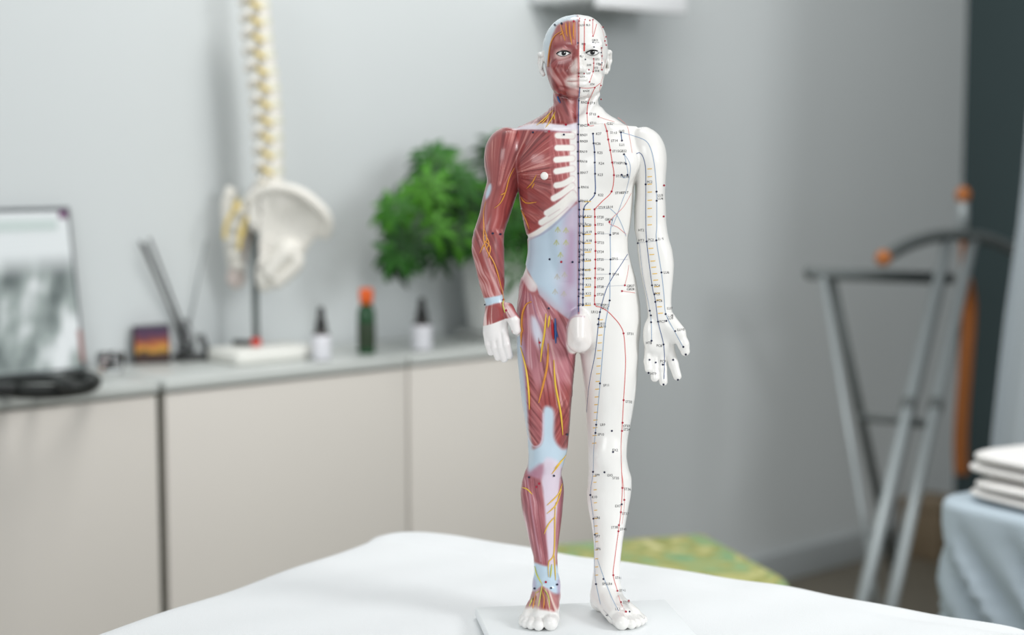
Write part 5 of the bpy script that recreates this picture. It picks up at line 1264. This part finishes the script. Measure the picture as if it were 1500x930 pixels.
_oc = _f0 + _ea * OWA / 2 + _eb * OWB / 2; _ro = Matrix(((_ea.x, _eb.x, 0, 0), (_ea.y, _eb.y, 0, 0), (0, 0, 1, 0), (0, 0, 0, 1)))
OTT = empty('ottoman', (_oc.x, _oc.y, 0), label='green leaf-patterned ottoman behind the far edge of the bed', cat='ottoman')
M_FAB = fabric_mat()
MB().box((_oc.x, _oc.y, OZ - 0.045), (OWA, OWB, 0.09), ax=_ro, bev=0.028).build('seat_cushion', M_FAB, OTT, origin=(_oc.x, _oc.y, OZ - 0.09))
MB().box((_oc.x, _oc.y, (OZ - 0.09 + 0.06) / 2), (OWA - 0.02, OWB - 0.02, OZ - 0.09 - 0.06), ax=_ro, bev=0.012).build('upholstered_base', M_FAB, OTT, origin=(_oc.x, _oc.y, 0.06))
for a_ in (-1, 1):
    for b_ in (-1, 1):
        q = _oc + _ea * (a_ * (OWA / 2 - 0.05)) + _eb * (b_ * (OWB / 2 - 0.05))
        MB().lathe([(0, 0), (0.012, 0), (0.018, 0.0605), (0, 0.0605)], (q.x, q.y, 0), 12).build('foot', M_LEGW, OTT, origin=(q.x, q.y, 0))

# ---- metal frames against the wall
M_TUBE = mat('dull_steel_tube', srgb(160, 168, 170), 0.4, 0.5, metal=0.25); M_DTUBE = mat('dark_steel_tube', srgb(102, 108, 108), 0.5, 0.4); M_ORG = mat('orange_wood', srgb(180, 108, 52), 0.5, noise=0.15, nscale=40)
def wl(u, v, dn): return on_wall(u, v, dn)
def floor_hit(p, q):
    """extend the line p->q to the floor"""
    t = (0.0 - p.z) / (q.z - p.z); return p + (q - p) * t
_o = wl(1290, 800, 0.35); _o.z = 0
TRS = empty('trestle', _o, label='dark metal trestle with a flat top bar leaning near the grey wall', cat='trestle')
MB().tube([wl(1185, 400, 0.42), wl(1392, 408, 0.42)], 0.013, 12).build('top_bar', M_DTUBE, TRS, origin=_o)
a_, b_ = wl(1217, 405, 0.40), wl(1302, 800, 0.22); MB().tube([a_, floor_hit(a_, b_)], 0.011, 10).build('leg', M_DTUBE, TRS, origin=_o)
a_, b_ = wl(1205, 405, 0.44), wl(1244, 640, 0.56); MB().tube([a_, floor_hit(a_, b_)], 0.006, 10).build('leg', M_TUBE, TRS, origin=_o)
a_, b_ = wl(1380, 408, 0.44), wl(1292, 780, 0.58); MB().tube([a_, floor_hit(a_, b_)], 0.010, 10).build('leg', M_DTUBE, TRS, origin=_o)
MB().tube([wl(1256, 611, 0.36), wl(1336, 618, 0.46)], 0.008, 8).build('brace', M_DTUBE, TRS, origin=_o)
_o = wl(1300, 850, 0.75); _o.z = 0
STD = empty('pole_stand', _o, label='silver pole stand with a curved top bar and orange tips', cat='stand')
for (a_, b_) in (((1389, 352), (1268, 860)), ((1425, 352), (1311, 860))):
    p, q = wl(a_[0], a_[1], 0.45), wl(b_[0], b_[1], 0.72)
    MB().tube([p, floor_hit(p, q)], 0.0125, 14).build('pole', M_TUBE, STD, origin=_o)
    m1 = p.lerp(q, 0.52)
    MB().tube([m1 - (q - p).normalized() * 0.012, m1 + (q - p).normalized() * 0.012], 0.016, 14).build('pole_collar', M_DTUBE, STD, origin=_o)
MB().tube(cr([wl(1296, 377, 0.47), wl(1330, 358, 0.46), wl(1372, 346, 0.45), wl(1412, 345, 0.45), wl(1455, 353, 0.45), wl(1505, 377, 0.46), wl(1540, 400, 0.46)], 5), 0.014, 12).build('curved_bar', M_DTUBE, STD, origin=_o)
MB().ball(wl(1294, 378, 0.47), 0.0175, 14, 10).build('orange_tip', M_ORG, STD, origin=_o)
MB().tube([wl(1411, 347, 0.45), wl(1411, 292, 0.45)], 0.0125, 12).build('post', M_TUBE, STD, origin=_o)
MB().ball(wl(1411, 286, 0.45), (0.0175, 0.0175, 0.020), 14, 10).build('orange_tip', M_ORG, STD, origin=_o)
MB().tube([wl(1330, 618, 0.575), wl(1368, 622, 0.585)], 0.009, 8).build('cross_bar', M_DTUBE, STD, origin=_o)
_o2 = wl(1408, 700, 0.30)
MB().tube(cr([wl(1411, 352, 0.36), wl(1412, 400, 0.34), wl(1420, 450, 0.32), wl(1414, 540, 0.31), wl(1407, 640, 0.30), wl(1408, 695, 0.30)], 5), [0.007] * 6 + [0.017] * 20, 12, flat=0.5).build('orange_strap', M_ORG, STD, origin=_o)

# ---- wooden box on the floor by the corner
_o = on_z(1366, 812, 0.0)
WBX = empty('wooden_box', _o, label='brown wooden box on the floor behind the draped table', cat='box')
M_WD = mat('brown_board', srgb(128, 112, 90), 0.6, noise=0.15, nscale=20)
MB().box((_o.x, _o.y, 0.065), (0.13, 0.12, 0.13), rz=0.7, bev=0.004).build('body', M_WD, WBX, origin=_o)
MB().box((_o.x, _o.y, 0.1405), (0.136, 0.126, 0.02), rz=0.7, bev=0.004).build('lid', M_WD, WBX, origin=_o)

# ---- draped table with towels, curtain
M_CLOTH = mat('pale_blue_cloth', srgb(186, 200, 210), 0.8, 0.2, bump=0.2, bscale=500)
TZ = 0.56
_le, _lr = on_z(1354, 727, TZ), on_z(1486, 758, TZ)
_tx = (_lr - _le).normalized(); _ty = Vector((-_tx.y, _tx.x, 0))          # along the front edge, and away from it
TW, TD, TRr = 0.62, 0.40, 0.06
def tpt(a, b, z): return _le + _tx * a + _ty * b + Vector((0, 0, z - TZ))
_tc = tpt(TW / 2, TD / 2, 0.0)
TBL = empty('draped_table', _tc, label='table draped in pale blue-grey cloth, carrying the folded towels', cat='table')
def perim(n):
    """rounded rectangle: point, outward normal, running length"""
    out = []; acc = 0.0
    segs = [((TRr, 0), (TW - TRr, 0), (0, -1)), ((TW, TRr), (TW, TD - TRr), (1, 0)), ((TW - TRr, TD), (TRr, TD), (0, 1)), ((0, TD - TRr), (0, TRr), (-1, 0))]
    cen = [(TW - TRr, TRr), (TW - TRr, TD - TRr), (TRr, TD - TRr), (TRr, TRr)]
    for q in range(4):
        p, r, nn = segs[q]; L = hypot(r[0] - p[0], r[1] - p[1]); m = int(L / 0.006)
        for k in range(m): out.append((p[0] + (r[0] - p[0]) * k / m, p[1] + (r[1] - p[1]) * k / m, nn[0], nn[1], acc + L * k / m))
        acc += L
        a0 = -pi / 2 + q * pi / 2
        for k in range(8):
            a = a0 + pi / 2 * k / 8
            out.append((cen[q][0] + TRr * cos(a), cen[q][1] + TRr * sin(a), cos(a), sin(a), acc + TRr * pi / 2 * k / 8))
        acc += TRr * pi / 2
    return out + [out[0][:4] + (acc,)]
P = []
_pm = perim(0); _pl_ = _pm[-1][4]; _k1, _k2 = 2 * pi * round(78 * _pl_ / (2 * pi)) / _pl_, 2 * pi * round(131 * _pl_ / (2 * pi)) / _pl_
for i in range(34):
    row = []
    for (a, b, nx_, ny_, sl) in _pm:
        if i <= 4: f = i / 4 * 0.94; q = TW / 2 + (a - TW / 2) * f; w = TD / 2 + (b - TD / 2) * f; z = TZ
        elif i <= 8:
            t = (i - 4) / 4 * pi / 2; of = -0.012 + 0.012 * sin(t); q = a + nx_ * of; w = b + ny_ * of; z = TZ - 0.012 * (1 - cos(t))
        else:
            e = (i - 8) / 25; z = TZ - 0.012 - e * (TZ - 0.035)
            of = -0.028 * e + 0.012 * min(1, e * 5) * (sin(_k1 * (sl - e * 0.50)) + 0.45 * sin(_k2 * (sl - e * 0.42) + 1.3))
            q = a + nx_ * of; w = b + ny_ * of
        row.append(tpt(q, w, z))
    P.append(row)
MB().grid(P).build('tablecloth', M_CLOTH, TBL, origin=(_tc.x, _tc.y, TZ))
_rt = Matrix(((_tx.x, _ty.x, 0, 0), (_tx.y, _ty.y, 0, 0), (0, 0, 1, 0), (0, 0, 0, 1)))
MB().box(tpt(TW / 2, TD / 2, TZ - 0.016), (TW - 0.06, TD - 0.06, 0.022), ax=_rt, bev=0.004).build('table_top', M_LEGW, TBL, origin=_tc)
for a_ in (0.14, TW - 0.14):
    for b_ in (0.12, TD - 0.12):
        MB().box(tpt(a_, b_, (TZ - 0.027) / 2), (0.035, 0.035, TZ - 0.027), ax=_rt, bev=0.004).build('leg', M_LEGW, TBL, origin=tpt(a_, b_, 0))
M_TOWEL = mat('white_terry', srgb(238, 236, 234), 0.95, 0.1, bump=0.6, bscale=350)
def sgnp(x, p): return (abs(x) ** p) * (1 if x >= 0 else -1)
def towel(a0, b0, z0, h, label, seed):
    w, dp = 0.34, 0.22
    o = tpt(a0 + w / 2, b0 + dp / 2, z0); rn = random.Random(seed)
    e = empty('folded_towel', o, label=label, cat='towel', group='folded white towels')
    hh = h / 2
    for k in range(2):
        rows = []
        ph0 = rn.uniform(0, 6)
        for i in range(17):
            ph = -pi / 2 + pi * i / 16; row = []
            for j in range(65):
                t = 2 * pi * j / 64
                x = (w / 2) * (1 - 0.03 * k) * sgnp(cos(ph), 0.35) * sgnp(cos(t), 0.30); y = (dp / 2) * sgnp(cos(ph), 0.35) * sgnp(sin(t), 0.30)
                z = hh / 2 * sgnp(sin(ph), 0.75) * (1.0 + 0.06 * sin(22 * x + ph0)) + 0.0012 * sin(30 * y + 17 * x + ph0)
                row.append(tpt(a0 + w / 2 + x + 0.004 * k, b0 + dp / 2 + y, z0 + hh * (k + 0.5) + z))
            rows.append(row)
        MB().grid(rows).build('fold_layer', M_TOWEL, e, origin=o)
    return z0 + h
_ta = (on_z(1428, 742, TZ) - _le).dot(_tx) - 0.045
_z = towel(_ta, 0.02, TZ + 0.0035, 0.030, 'folded white towel at the bottom of the stack on the draped table', 1)
towel(_ta - 0.01, 0.028, _z + 0.003, 0.034, 'folded white towel on top of the stack on the draped table', 2)
M_CURT = mat('grey_curtain', srgb(160, 168, 172), 0.8, 0.2)
CY = 2.95
P = []
for i in range(25):
    f = i / 24; z = 0.42 + f * 1.98
    row = []
    u_edge = float(np.interp(z, [on_y(1470, 690, CY).z, on_y(1478, 480, CY).z, on_y(1497, 300, CY).z, 2.4], [1458, 1476, 1497, 1560]))
    xe = on_y(u_edge, 400, CY).x
    for k in range(61):
        g = k / 60
        row.append((xe + 0.55 * g, CY + 0.022 * sin(g * 38 + 0.7 * sin(4 * f)) + 0.01 * sin(g * 71), z))
    P.append(row)
_cu = MB().grid(P).build('curtain', M_CURT, None, origin=(P[0][30][0], CY, 0.42))
_cu.modifiers.new('thick', 'SOLIDIFY').thickness = 0.002
tag(_cu, 'grey curtain hanging at the right edge above the towels', 'curtain')
